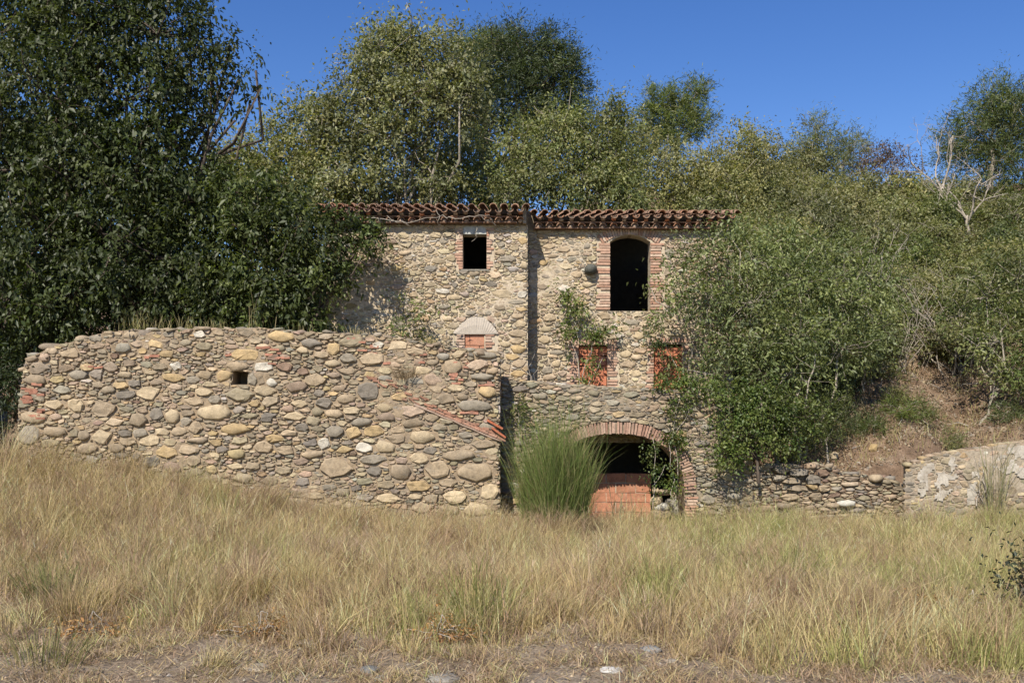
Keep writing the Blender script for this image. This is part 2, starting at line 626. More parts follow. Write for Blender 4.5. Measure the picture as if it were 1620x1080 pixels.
def brick(parent, fr, u, v, L, H, D=0.12, w=0.015, rot=0.0, col=None, name='brick', mat=None):
    """brick face centred at (u,v), standing w proud of the wall plane"""
    if col is None:
        k = rng.random()
        col = np.array((0.42, 0.225, 0.15)) * (1 - k) + np.array((0.52, 0.385, 0.29)) * k
        col = col * rng.uniform(0.8, 1.12)
    me = box_mesh(name, L, H, D, col)
    loc = fr.pt(u, v, w + rng.uniform(-0.005, 0.006) - D / 2) - parent.location
    o = link(name, me, mat or M['brick'], parent, loc)
    ang = math.atan2(fr.U.y, fr.U.x)
    o.rotation_euler = (0, -(rot + rng.normal(0, 0.012)), ang)
    return o


def brick_column(parent, fr, u0, u1, v0, v1, pitch=0.072, toothed=True, D=0.14, w=0.018):
    v = v0
    k = 0
    while v < v1 - 0.03:
        h = pitch * rng.uniform(0.72, 0.86)
        a, b = u0, u1
        if toothed:
            e = rng.uniform(-0.08, 0.07)
            if rng.random() < .06:
                v += pitch
                continue
            if toothed == 'L': a += e
            else: b += e
        brick(parent, fr, (a + b) / 2, v + pitch / 2, b - a, h * rng.uniform(.85, 1.05), D, w + rng.uniform(-.012, .008))
        v += pitch
        k += 1


def rock_mesh(name, r, col, sub=1, jag=0.22, smooth=True, seed=None):
    import bmesh
    bm = bmesh.new()
    bmesh.ops.create_icosphere(bm, subdivisions=sub + 1, radius=1.0)
    s = rng.uniform(0, 100)
    for v in bm.verts:
        d = 1 + jag * noise.noise(v.co * 1.3 + Vector((s, s * 2, 0))) * 1.6 + jag * 0.5 * noise.noise(v.co * 3.1 + Vector((0, s, s)))
        c = v.co * d
        v.co = Vector((max(-0.86, min(0.86, c.x)) * r[0], max(-0.86, min(0.86, c.y)) * r[1], max(-0.8, min(0.8, c.z)) * r[2]))
    me = bpy.data.meshes.new(name)
    bm.to_mesh(me)
    bm.free()
    if smooth:
        me.polygons.foreach_set('use_smooth', [True] * len(me.polygons))
    at = me.attributes.new('tint', 'FLOAT_COLOR', 'POINT')
    c4 = np.ones((len(me.vertices), 4), np.float32)
    c4[:, :3] = np.asarray(col) * (1 + rng.normal(0, 0.05, (len(me.vertices), 1)))
    at.data.foreach_set('color', c4.ravel())
    return me


def rect(u0, u1, v0, v1):
    return [(u0, v0), (u1, v0), (u1, v1), (u0, v1)]


def minus(inside, holes):
    hs = [in_poly(h) for h in holes]

    def f(u, v):
        r = inside(u, v)
        for h in hs:
            r = r & ~h(u, v)
        return r
    return f


def px_frame(Y):
    fr = Frame((0, Y, 0), (1, 0, 0), (0, -1, 0))
    k = Y / F
    return fr, (lambda px, py: ((px - 810) * k, EYE + (HOR - py) * k)), k


# ------------------------------------------------------------------ front wall
FWY = 24.0
fr, uv, k = px_frame(FWY)
fwall = empty('retaining_wall', P(400, 800, FWY))
tag(fwall, 'long rubble fieldstone wall in front, with small square hole and slanting red tile line', 'stone wall')
top_px = [(28, 648), (34, 600), (40, 566), (62, 558), (84, 546), (112, 541), (140, 532), (166, 526), (200, 522), (300, 520), (420, 519),
          (470, 524), (530, 527), (600, 530), (650, 538), (700, 546), (745, 553), (789, 558)]
outline = [uv(*p) for p in top_px] + [uv(790, 870)] + [uv(26, 800)]
hole = [uv(*p) for p in ((368, 587), (392, 588), (391, 608), (367, 608))]
frc = Frame((0, FWY + .035, 0), (1, 0, 0), (0, -1, 0))
slab('wall_core', outline, [hole], frc, 0.82, M['mortar_front'], fwall)
link('hole_back', box_mesh('hole_back', 0.7, 0.7, 0.05, (0.02, 0.02, 0.02)), M['mortar_dark'], fwall, fr.pt(*uv(380, 598), -0.78) - fwall.location)
ins = minus(in_poly(outline), [hole])
bnd = (uv(26, 0)[0], uv(791, 0)[0], uv(0, 870)[1], uv(0, 518)[1])
mortar_relief('mortar', ins, bnd, fr, M['mortar_front'], fwall, 0.06, -0.042, 0.055)
C_, O_, T_, B_, G_, D_, V_, W_, R_, X_, K_ = CREAM, OCHRE, TAN, GBROWN, GREY, SLATE, OLIVE, WHITE, RED, DRED, PINK
man1 = [(585, 215, 90, 35, G_), (800, 195, 100, 50, T_), (1030, 185, 80, 45, G_), (1220, 188, 75, 50, W_), (190, 335, 90, 50, B_), (275, 328, 70, 65, K_),
        (430, 305, 120, 65, T_), (215, 465, 150, 75, B_), (480, 435, 120, 60, G_), (700, 320, 60, 40, X_), (1500, 310, 190, 70, O_), (1250, 260, 110, 60, V_),
        (870, 290, 60, 40, O_), (1075, 380, 70, 50, W_), (1365, 440, 105, 65, O_), (1450, 385, 140, 55, T_), (1560, 465, 115, 85, G_), (765, 555, 140, 55, D_),
        (820, 490, 80, 45, D_), (905, 545, 140, 90, C_), (1240, 540, 120, 60, C_), (1460, 560, 170, 90, V_), (1555, 612, 80, 45, O_), (1190, 597, 140, 58, T_),
        (1310, 585, 80, 55, G_), (640, 640, 150, 95, B_), (955, 672, 85, 80, D_), (1055, 685, 90, 95, C_), (1145, 665, 90, 45, B_), (1305, 660, 220, 110, C_),
        (845, 710, 120, 85, B_), (1440, 765, 155, 75, O_), (1195, 755, 90, 85, T_), (1090, 780, 100, 60, T_), (1135, 720, 75, 50, G_), (620, 815, 130, 100, C_),
        (855, 790, 95, 60, G_), (765, 790, 80, 45, D_), (990, 780, 90, 50, C_), (780, 840, 120, 48, T_), (210, 695, 175, 80, T_), (340, 690, 80, 40, K_),
        (330, 780, 140, 70, T_), (180, 800, 125, 125, G_), (515, 805, 75, 65, B_), (455, 790, 55, 55, V_), (915, 838, 140, 65, C_), (1020, 910, 130, 85, O_),
        (1145, 890, 120, 60, T_), (1185, 958, 100, 70, T_), (530, 880, 140, 80, T_), (710, 880, 110, 55, B_), (830, 930, 65, 40, D_), (750, 925, 75, 40, G_),
        (470, 620, 105, 95, C_), (1060, 450, 170, 60, O_), (1180, 465, 90, 45, G_), (735, 500, 110, 45, O_), (330, 615, 110, 60, C_)]
man2 = [(150, 110, 160, 62, O_), (305, 142, 120, 48, D_), (430, 175, 65, 75, O_), (265, 180, 65, 40, C_), (140, 170, 80, 35, V_), (510, 225, 80, 65, G_),
        (640, 230, 140, 85, T_), (360, 207, 95, 35, T_), (430, 250, 95, 40, C_), (170, 270, 85, 55, X_), (270, 298, 70, 40, X_), (510, 293, 105, 40, B_),
        (325, 340, 100, 70, T_), (60, 270, 110, 60, W_), (30, 340, 80, 75, B_), (100, 355, 55, 60, W_), (65, 392, 120, 55, C_), (620, 400, 140, 110, D_),
        (380, 462, 95, 58, D_), (355, 412, 58, 42, D_), (250, 467, 90, 45, C_), (345, 508, 65, 50, V_), (435, 520, 100, 45, T_), (220, 535, 115, 45, C_),
        (525, 505, 95, 40, C_), (585, 565, 120, 50, G_), (265, 592, 90, 45, D_), (325, 560, 78, 45, V_), (440, 615, 105, 65, G_), (535, 620, 90, 70, O_),
        (645, 615, 110, 65, O_), (905, 645, 170, 75, C_), (380, 675, 70, 60, W_), (595, 700, 90, 60, W_), (705, 695, 110, 75, C_), (110, 652, 100, 45, O_),
        (195, 622, 95, 35, T_), (770, 655, 110, 60, B_), (315, 735, 120, 45, T_), (450, 805, 190, 105, T_), (640, 765, 170, 45, G_), (650, 828, 80, 60, D_),
        (795, 832, 120, 88, B_), (890, 757, 110, 65, C_), (985, 820, 155, 105, T_), (1190, 830, 230, 115, T_), (885, 907, 140, 65, O_), (1262, 935, 105, 100, C_),
        (1085, 960, 140, 70, C_), (720, 970, 130, 50, C_), (870, 962, 90, 33, C_), (1040, 887, 95, 48, T_), (1248, 400, 108, 75, O_), (1223, 325, 145, 38, G_),
        (1185, 480, 200, 58, G_), (1120, 430, 75, 35, B_), (1035, 438, 100, 62, B_), (1065, 270, 115, 92, T_), (1245, 205, 130, 48, G_), (905, 290, 100, 52, C_),
        (870, 190, 120, 48, T_), (1085, 380, 90, 42, C_), (670, 155, 70, 33, W_), (1040, 1030, 100, 60, T_), (1230, 683, 140, 50, B_), (1100, 742, 190, 62, B_),
        (945, 715, 85, 35, D_), (1135, 635, 80, 38, G_), (955, 540, 80, 40, B_), (850, 570, 120, 48, B_), (770, 605, 75, 38, T_), (60, 700, 110, 65, T_),
        (170, 715, 100, 55, T_), (1200, 1030, 130, 75, C_), (900, 1020, 110, 60, T_), (1255, 590, 100, 42, G_), (1230, 1090, 180, 55, G_)]
man = []
for (x, y, w, h, c) in man1:
    u, v = uv(x / 3.857, 480 + y / 3.857)
    man.append([u, v, w / 3.857 * k * 0.49, h / 3.857 * k * 0.49, rng.normal(0, 0.06), c])
for (x, y, w, h, c) in man2:
    u, v = uv(400 + x / 3.376, 500 + y / 3.376)
    man.append([u, v, w / 3.376 * k * 0.49, h / 3.376 * k * 0.49, rng.normal(0, 0.06), c])
# slanting line of a lost lean-to roof: red tile scraps and a mortar strip
la, lb = uv(582, 602), uv(797, 693)
ln = math.hypot(lb[0] - la[0], lb[1] - la[1])
lrot = math.atan2(lb[1] - la[1], lb[0] - la[0])
for i in range(44):
    t = min(1.0, (i + rng.uniform(-.3, .3)) / 43)
    off = rng.normal(0.03, 0.07) if t < 0.55 else rng.normal(0.02, 0.02)
    L = rng.uniform(0.10, 0.22)
    u = la[0] + (lb[0] - la[0]) * t - math.sin(lrot) * off
    v = la[1] + (lb[1] - la[1]) * t + math.cos(lrot) * off
    v += (0.09 if 0.2 < t < 0.5 and i % 2 else 0)
    o = brick(fwall, fr, u, v, L, rng.uniform(0.03, 0.06), 0.14, 0.055, lrot + rng.normal(0, 0.18),
              np.array((0.34, 0.175, 0.115)) * rng.uniform(0.65, 1.15), 'tile_scrap')
mb = MB()
for s_ in (-0.10,):
    pts = [fr.pt(la[0] + (lb[0] - la[0]) * t - math.sin(lrot) * s_, la[1] + (lb[1] - la[1]) * t + math.cos(lrot) * s_ + rng.normal(0, .012), 0.035) - fwall.location for t in np.linspace(0.35, 1, 10)]
    mb.tube(pts, 0.035, 0.03, 5, PINK)
mb.build('mortar_strip', M['brick'], fwall, smooth=True)
for i in range(9):
    t = 0.42 + 0.58 * (i + .5) / 9
    brick(fwall, fr, la[0] + (lb[0] - la[0]) * t + .05, la[1] + (lb[1] - la[1]) * t - .06, 0.22, 0.05, 0.16, 0.075, lrot + rng.normal(0, .05), np.array((0.40, .22, .15)) * rng.uniform(.75, 1.1), 'tile_scrap')
for (x, y, r) in ((783, 671, -.5), (789, 684, -.62)):
    u, v = uv(x, y)
    brick(fwall, fr, u, v, 0.42, 0.05, 0.24, 0.13, r, np.array((0.42, 0.13, 0.065)), 'broken_tile')
# scattered brick bits
for (x, y, n_) in ((45, 632, 12), (60, 618, 6), (150, 577, 2), (250, 570, 2), (355, 551, 1), (375, 603, 2), (440, 566, 6), (580, 550, 4), (612, 567, 2), (670, 562, 4),
                   (55, 655, 6), (715, 597, 5), (768, 605, 3), (745, 652, 5), (420, 552, 3), (560, 540, 3), (730, 575, 3)):
    for _ in range(n_):
        u, v = uv(x + rng.normal(0, 9), y + rng.normal(0, 5))
        if ins(np.array([u]), np.array([v]))[0]:
            brick(fwall, fr, u, v, rng.uniform(0.10, 0.26), rng.uniform(0.035, 0.06), 0.12, 0.05, rng.normal(0, .07), np.array((0.38, 0.18, 0.12)) * rng.uniform(.75, 1.2), 'brick')
rubble(fwall, fr, ins, bnd, man, [(0.20, 0.32, 0.36, 0.60, 700), (0.13, 0.20, 0.28, 0.60, 3500), (0.08, 0.13, 0.24, 0.6, 8000), (0.04, 0.08, 0.22, 0.6, 14000)],
       PAL_FRONT, hmul=1.0)
# capping stones along the broken top
for i in range(len(top_px) - 1):
    (x0, y0), (x1, y1) = top_px[i], top_px[i + 1]
    n_ = max(1, int((x1 - x0) / 17))
    for j in range(n_):
        t = (j + .5) / n_
        u, v = uv(x0 + (x1 - x0) * t, y0 + (y1 - y0) * t)
        for dep in (-0.14, -0.52):
            r = (rng.uniform(0.12, 0.22), rng.uniform(0.18, 0.26), rng.uniform(0.045, 0.085))
            me = rock_mesh('cap_stone', r, pick(PAL_GREY), 0)
            o = link('cap_stone', me, M['stone'], fwall, fr.pt(u + rng.normal(0, .05), v - 0.02 + rng.normal(0, .015), dep + rng.normal(0, .03)) - fwall.location)
            o.rotation_euler = (rng.normal(0, .12), rng.normal(0, .12), rng.uniform(-.5, .5))
for (x, y, r, c) in ((126, 537, (0.21, 0.2, 0.14), T_), (75, 548, (0.33, 0.25, 0.11), B_), (50, 562, (.2, .2, .1), G_)):
    u, v = uv(x, y)
    link('cap_stone', rock_mesh('cap_stone', r, c, 1), M['stone'], fwall, fr.pt(u, v, -0.2) - fwall.location)
# end face on the right (in shade)
ftop = uv(789, 558)
fe = Frame((ftop[0] + 0.003, FWY, 0), (0, 1, 0), (1, 0, 0))
oe = rect(0.0, 0.84, -0.6, ftop[1] - 0.02)
rubble(fwall, fe, in_poly(oe), (0, .84, -.6, ftop[1]), [], [(0.13, 0.22, 0.42, 0.65, 500), (0.08, 0.13, 0.35, 0.6, 1500)], PAL_FRONT, 'side_stone', 0.8, 60, 'small_side_stones')
# footing stone under the corner
link('footing_stone', rock_mesh('footing_stone', (0.42, 0.3, 0.3), GREY, 1), M['stone'], fwall, fr.pt(*uv(765, 836), -0.05) - fwall.location)

# earth bank behind the wall
bk = MB()
ez = 3.2
bk.add([(-12.6, 24.85, -1), (-0.9, 24.85, -1), (-0.9, 25.99, -1), (-12.6, 33, -1), (-12.6, 24.85, ez), (-0.9, 24.85, ez), (-0.9, 25.99, ez), (-12.6, 33, ez)],
       [(0, 1, 5, 4), (1, 2, 6, 5), (2, 3, 7, 6), (3, 0, 4, 7), (4, 5, 6, 7)])
o = bk.build('terrace_earth', M['hill'], None, tint=False)
tag(o, kind='structure')

# ------------------------------------------------------------------ house
HL, HR = 26.0, 26.78
house = empty('stone_house', (1.0, 26.2, 0))
tag(house, 'abandoned two storey stone farmhouse with tiled eaves and bricked up openings', 'house')
frL, uvL, kL = px_frame(HL)
frR, uvR, kR = px_frame(HR)


def q(uvf, *pts):
    return [uvf(*p) for p in pts]


# left block
outL = q(uvL, (516, 356), (835, 356), (835, 690), (516, 690))
winL = q(uvL, (732, 426), (770, 426), (770, 370), (732, 370))
nicheL = q(uvL, (735, 600), (766, 600), (766, 529), (735, 529))
slab('wall', outL, [winL, nicheL], Frame((0, HL + .02, 0), (1, 0, 0), (0, -1, 0)), 0.48, M['mortar'], house)
exL = [q(uvL, (721, 428), (781, 428), (781, 357), (721, 357)), q(uvL, (720, 600), (781, 600), (789, 529), (768, 501), (742, 501), (715, 529))]
insL = minus(in_poly(outL), exL)
bL = (outL[0][0], outL[1][0], outL[2][1], outL[0][1])
mortar_relief('mortar', insL, bL, frL, M['mortar'], house, 0.06, -0.028, 0.04, 4.0)
manL = []
for (x, y, w, h, c) in ((803, 409, 27, 11, G_), (827, 381, 15, 12, O_), (793, 387, 15, 9, G_), (719, 451, 9, 10, D_), (777, 449, 21, 9, D_), (750, 446, 18, 8, G_), (743, 459, 12, 7, G_),
                        (795, 465, 34, 15, C_), (826, 466, 17, 13, W_), (817, 478, 32, 9, G_), (790, 486, 22, 11, B_), (825, 489, 19, 9, O_), (772, 495, 14, 9, G_), (744, 495, 18, 8, G_),
                        (790, 513, 10, 9, V_), (818, 500, 22, 9, T_), (818, 527, 32, 13, T_), (818, 539, 28, 9, T_), (820, 552, 28, 12, O_), (809, 564, 24, 9, O_), (822, 574, 22, 13, T_),
                        (819, 590, 27, 10, O_), (823, 512, 20, 11, C_), (703, 485, 20, 8, G_), (702, 381, 15, 10, G_), (665, 379, 14, 8, C_), (720, 470, 25, 10, C_), (690, 372, 18, 10, C_),
                        (800, 545, 18, 10, C_), (800, 580, 16, 12, T_), (760, 480, 16, 8, C_), (830, 420, 12, 14, C_), (822, 440, 22, 10, C_), (828, 362, 12, 11, C_)):
    u, v = uvL(x, y)
    manL.append([u, v, w * kL * .49, h * kL * .49, rng.normal(0, .06), c])
SZH = [(0.16, 0.26, 0.34, 0.60, 350), (0.10, 0.17, 0.28, 0.6, 3000), (0.06, 0.10, 0.25, 0.6, 8000), (0.035, 0.065, 0.25, 0.6, 12000)]
rubble(house, frL, insL, bL, manL, SZH, PAL_HOUSE, hmul=0.8, n_parts=150, gap=0.94)
# small window
u0, v0 = uvL(724, 426); u1, v1 = uvL(732, 363)
brick_column(house, frL, u0, u1, v0, v1, 0.072, 'L')
u0, v0 = uvL(770, 426); u1, v1 = uvL(778, 363)
brick_column(house, frL, u0, u1, v0, v1, 0.072, 'R')
mb = MB()
(u0, v0), (u1, v1) = uvL(733, 370.5), uvL(769.5, 358)
A = [(u0, v0, .02), (u1, v0, .02), (u1 - .02, v1 - .05, .02), (u1 - .12, v1, .015), (u0 + .06, v1, .015), (u0 + .01, v1 - .04, .02)]
A2 = [(a, b, -.3) for a, b, c in A]
mb.add([tuple(v) for v in frL.arr(A + A2) - np.array(house.location)], [(0, 1, 2, 3, 4, 5)] + [(i, i + 6, (i + 1) % 6 + 6, (i + 1) % 6) for i in range(6)])
mb.build('lintel', M['lintel'], house, tint=False)
mb = MB()
(u0, v0), (u1, v1) = uvL(729, 428.5), uvL(773, 426)
mb.add(frL.arr([(u0, v0, .03), (u1, v0, .03), (u1, v1, .03), (u0, v1, .03), (u0, v0, -.3), (u1, v0, -.3), (u1, v1, -.3), (u0, v1, -.3)]) - np.array(house.location),
       [(0, 1, 2, 3), (3, 2, 6, 7), (0, 4, 5, 1), (1, 5, 6, 2), (0, 3, 7, 4)], GREY)
mb.build('window_sill', M['stone'], house)
# plastered relieving arch, fluted by a trowel, over a bricked up opening
mb = MB()
bot = uvL(0, 528.5)[1]
ctr = uvL(753, 0)[0]
prof = [uvL(*p) for p in ((716, 527), (722, 519), (730, 511), (738, 505), (746, 501.5), (756, 500.5), (765, 502), (773, 508), (781, 516), (787, 525), (789, 528))]
Aa, Fa = [], []
NS = 45
for i in range(NS):
    t = i / (NS - 1) * (len(prof) - 1)
    a = min(int(t), len(prof) - 2); f_ = t - a
    tu = prof[a][0] * (1 - f_) + prof[a + 1][0] * f_; tv = prof[a][1] * (1 - f_) + prof[a + 1][1] * f_
    bu = uvL(722, 0)[0] + (uvL(786, 0)[0] - uvL(722, 0)[0]) * i / (NS - 1)
    w_ = 0.02 + (0.010 if i % 2 else 0.0) + rng.uniform(-.003, .003)
    Aa += [(bu, bot, 0.026), (bu * .5 + tu * .5, bot * .5 + tv * .5, w_ + .012), (tu, tv, w_ - .01)]
for i in range(NS - 1):
    for r in range(2):
        Fa.append((i * 3 + r, (i + 1) * 3 + r, (i + 1) * 3 + r + 1, i * 3 + r + 1))
mb.add(frL.arr(Aa) - np.array(house.location), Fa)
mb.build('plaster_arch', M['plaster'], house, tint=False)
u0, v0 = uvL(723, 600); u1, v1 = uvL(735, 530)
brick_column(house, frL, u0, u1, v0, v1, 0.075, 'L')
u0, v0 = uvL(768, 600); u1, v1 = uvL(780, 530)
brick_column(house, frL, u0, u1, v0, v1, 0.075, 'R')
INF = np.array((0.47, 0.22, 0.135))
for i in range(4):
    for j, (a, b) in enumerate(((735, 743), (743.4, 766)) if i % 2 else ((735, 758), (758.4, 766))):
        (u0, v0), (u1, v1) = uvL(a, 600 - 18 * i), uvL(b, 582.6 - 18 * i)
        brick(house, frL, (u0 + u1) / 2, (v0 + v1) / 2, u1 - u0 - .008, v1 - v0 - .008, 0.1, -0.05, 0, INF * rng.uniform(.9, 1.1), 'infill_brick', M['infill'])

# right block
outR = q(uvR, (835, 364), (1160, 364), (1160, 700), (835, 700))
doorR = q(uvR, (965, 492), (1029, 492), (1029, 382)) + q(uvR, (1020, 376.5), (1010, 373), (997, 371.5), (984, 373), (974, 376.5), (965, 382))
wA = q(uvR, (915, 640), (961, 640), (961, 546), (915, 546))
wB = q(uvR, (1034, 640), (1080, 640), (1080, 544), (1034, 544))
slab('wall', outR, [doorR, wA, wB], Frame((0, HR + .02, 0), (1, 0, 0), (0, -1, 0)), 0.48, M['mortar'], house)
exR = [q(uvR, (944, 492), (1051, 492), (1051, 376), (1042, 362), (955, 362), (944, 376)),
       q(uvR, (897, 640), (979, 640), (979, 537), (897, 537)), q(uvR, (1024, 640), (1092, 640), (1092, 532), (1024, 532))]
insR = minus(in_poly(outR), exR)
bR = (outR[0][0], outR[1][0], outR[2][1], outR[0][1])
mortar_relief('mortar', insR, bR, frR, M['mortar'], house, 0.06, -0.028, 0.04, 9.0)
manR = []
for (x, y, w, h, c) in ((875, 405, 22, 7, B_), (859, 415, 16, 14, O_), (881, 429, 12, 7, G_), (904, 384, 14, 7, G_), (928, 389, 11, 9, G_), (913, 365, 14, 10, O_), (890, 376, 14, 9, C_),
                        (862, 537, 20, 14, C_), (880, 557, 26, 8, G_), (858, 556, 20, 12, T_), (866, 585, 16, 14, G_), (880, 575, 14, 13, C_), (930, 450, 22, 10, C_), (912, 434, 20, 12, T_),
                        (1000, 510, 30, 8, G_), (985, 520, 22, 10, C_), (1010, 530, 20, 12, C_), (990, 560, 18, 12, C_), (1005, 590, 20, 12, C_), (988, 600, 14, 12, T_), (870, 390, 18, 9, T_)):
    u, v = uvR(x, y)
    manR.append([u, v, w * kR * .49, h * kR * .49, rng.normal(0, .06), c])
rubble(house, frR, insR, bR, manR, SZH, PAL_HOUSE, hmul=0.8, n_parts=150, gap=0.94)
# projecting dark stone corbel beside the door
o = link('corbel_stone', rock_mesh('corbel_stone', (0.19, 0.24, 0.16), (0.10, 0.10, 0.085), 1, 0.15), M['stone'], house, frR.pt(*uvR(934, 427), 0.12) - house.location)
# door surround
u0, v0 = uvR(947, 490); u1, v1 = uvR(965, 383)
brick_column(house, frR, u0, u1, v0, v1, 0.075, 'L', 0.2, 0.02)
u0, v0 = uvR(1029, 490); u1, v1 = uvR(1048, 383)
brick_column(house, frR, u0, u1, v0, v1, 0.075, 'R', 0.2, 0.02)
nb = 24
cx, cyy = uvR(997, 0)[0], uvR(0, 371.5)[1] - 1.33
for i in range(nb):
    a = -0.60 + 1.20 * (i + .5) / nb
    r = 1.33 + 0.115 + 0.01
    ln_ = 0.235 * (1.1 if abs(a) > .45 else 1)
    brick(house, frR, cx + math.sin(a) * r, cyy + math.cos(a) * r, 0.052, ln_, 0.2, 0.022, -a)
# window surrounds
for (a0, a1, b0, b1) in ((899, 915, 961, 977), (1025, 1034, 1080, 1090)):
    (u0, v0), (u1, v1) = uvR(a0, 640), uvR(a1, 545)
    brick_column(house, frR, u0, u1, v0, v1, 0.076, 'L', 0.2, 0.02)
    (u0, v0), (u1, v1) = uvR(b0, 640), uvR(b1, 545)
    brick_column(house, frR, u0, u1, v0, v1, 0.076, 'R', 0.2, 0.02)
for (a0, a1, yy) in ((899, 977, 541), (1025, 1090, 538)):
    n_ = int((a1 - a0) / 4.6)
    for i in range(n_):
        u, v = uvR(a0 + (a1 - a0) * (i + .5) / n_, yy)
        brick(house, frR, u, v, 0.055, 0.125, 0.2, 0.02)
for (a0, a1, dep) in ((915, 961, -0.12), (1034, 1080, -0.12)):
    for i in range(6):
        sp = (a0, a0 + 23 + (9 if i % 2 else 0), a1)
        for j in range(2):
            (u0, v0), (u1, v1) = uvR(sp[j], 640 - 15.5 * i), uvR(sp[j + 1], 625 - 15.5 * i)
            brick(house, frR, (u0 + u1) / 2, (v0 + v1) / 2, u1 - u0 - .018, v1 - v0 - .016, 0.1, dep, 0, np.array((0.46, 0.17, 0.095)) * rng.uniform(.9, 1.1), 'infill_brick', M['infill'])

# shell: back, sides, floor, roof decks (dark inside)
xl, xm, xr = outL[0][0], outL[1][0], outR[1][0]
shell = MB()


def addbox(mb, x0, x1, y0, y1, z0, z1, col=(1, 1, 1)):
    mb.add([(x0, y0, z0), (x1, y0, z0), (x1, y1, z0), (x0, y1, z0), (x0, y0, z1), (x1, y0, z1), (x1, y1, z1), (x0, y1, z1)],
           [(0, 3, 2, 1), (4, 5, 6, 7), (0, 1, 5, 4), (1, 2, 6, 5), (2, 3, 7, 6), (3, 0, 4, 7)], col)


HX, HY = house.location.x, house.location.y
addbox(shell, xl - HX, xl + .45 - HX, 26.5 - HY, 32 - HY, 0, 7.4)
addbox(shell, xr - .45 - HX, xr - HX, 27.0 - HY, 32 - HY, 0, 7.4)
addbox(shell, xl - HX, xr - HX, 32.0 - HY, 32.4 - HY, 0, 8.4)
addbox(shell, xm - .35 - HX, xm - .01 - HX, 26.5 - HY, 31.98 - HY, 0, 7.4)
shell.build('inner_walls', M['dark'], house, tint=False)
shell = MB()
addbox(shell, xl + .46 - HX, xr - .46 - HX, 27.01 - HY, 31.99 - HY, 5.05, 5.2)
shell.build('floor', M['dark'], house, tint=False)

# roof
SP, EZ = 0.288, 7.79       # tile spacing, height of the eave line
tile_cache = {}


def tile_mesh(kind, var):
    key = (kind, var)
    if key in tile_cache: return tile_cache[key]
    R0, R1, Ln, th = (0.098, 0.084, 0.48, 0.016) if kind == 'cover' else (0.090, 0.10, 0.48, 0.016)
    n = 8
    V = []
    span = math.pi * 0.98
    for yy, R in ((0, R0), (Ln, R1)):
        for rr in (R, R - th):
            for i in range(n + 1):
                a = math.pi / 2 - span / 2 + span * i / n
                zz = math.sin(a) * rr * 0.92
                V.append((math.cos(a) * rr * 1.0 + rng.normal(0, .0015), yy, zz if kind == 'cover' else -zz))
    Fc = []
    m = n + 1
    for i in range(n):
        Fc += [(i, i + 1, 2 * m + i + 1, 2 * m + i), (m + i, 3 * m + i, 3 * m + i + 1, m + i + 1), (i, m + i, m + i + 1, i + 1), (2 * m + i, 2 * m + i + 1, 3 * m + i + 1, 3 * m + i)]
    base = np.array([(0.37, 0.185, 0.11), (0.33, 0.20, 0.135), (0.42, 0.25, 0.16), (0.28, 0.17, 0.115), (0.36, 0.23, 0.16)][var])
    me = mesh_py('roof_tile', V, Fc, [base] * len(V), True)
    me.materials.append(M['tile'])
    tile_cache[key] = me
    return me


def tile_row(x0, x1, y, z, pitch, kinds=('cover', 'pan'), name='roof_tile', lower=0.055):
    n_ = int(round((x1 - x0) / SP))
    s = (x1 - x0) / n_
    for i in range(n_ + 1):
        for kd in kinds:
            if kd == 'pan' and i == n_: continue
            x = x0 + s * i + (s / 2 if kd == 'pan' else 0)
            o = link(name, tile_mesh(kd, int(rng.integers(5))), None, house, (x - HX + rng.normal(0, .006), y - HY + rng.normal(0, .018), z - (lower if kd == 'pan' else 0) + rng.normal(0, .006)))
            o.rotation_euler = (math.atan(pitch) + rng.normal(0, .02), rng.normal(0, .03), rng.normal(0, .025))


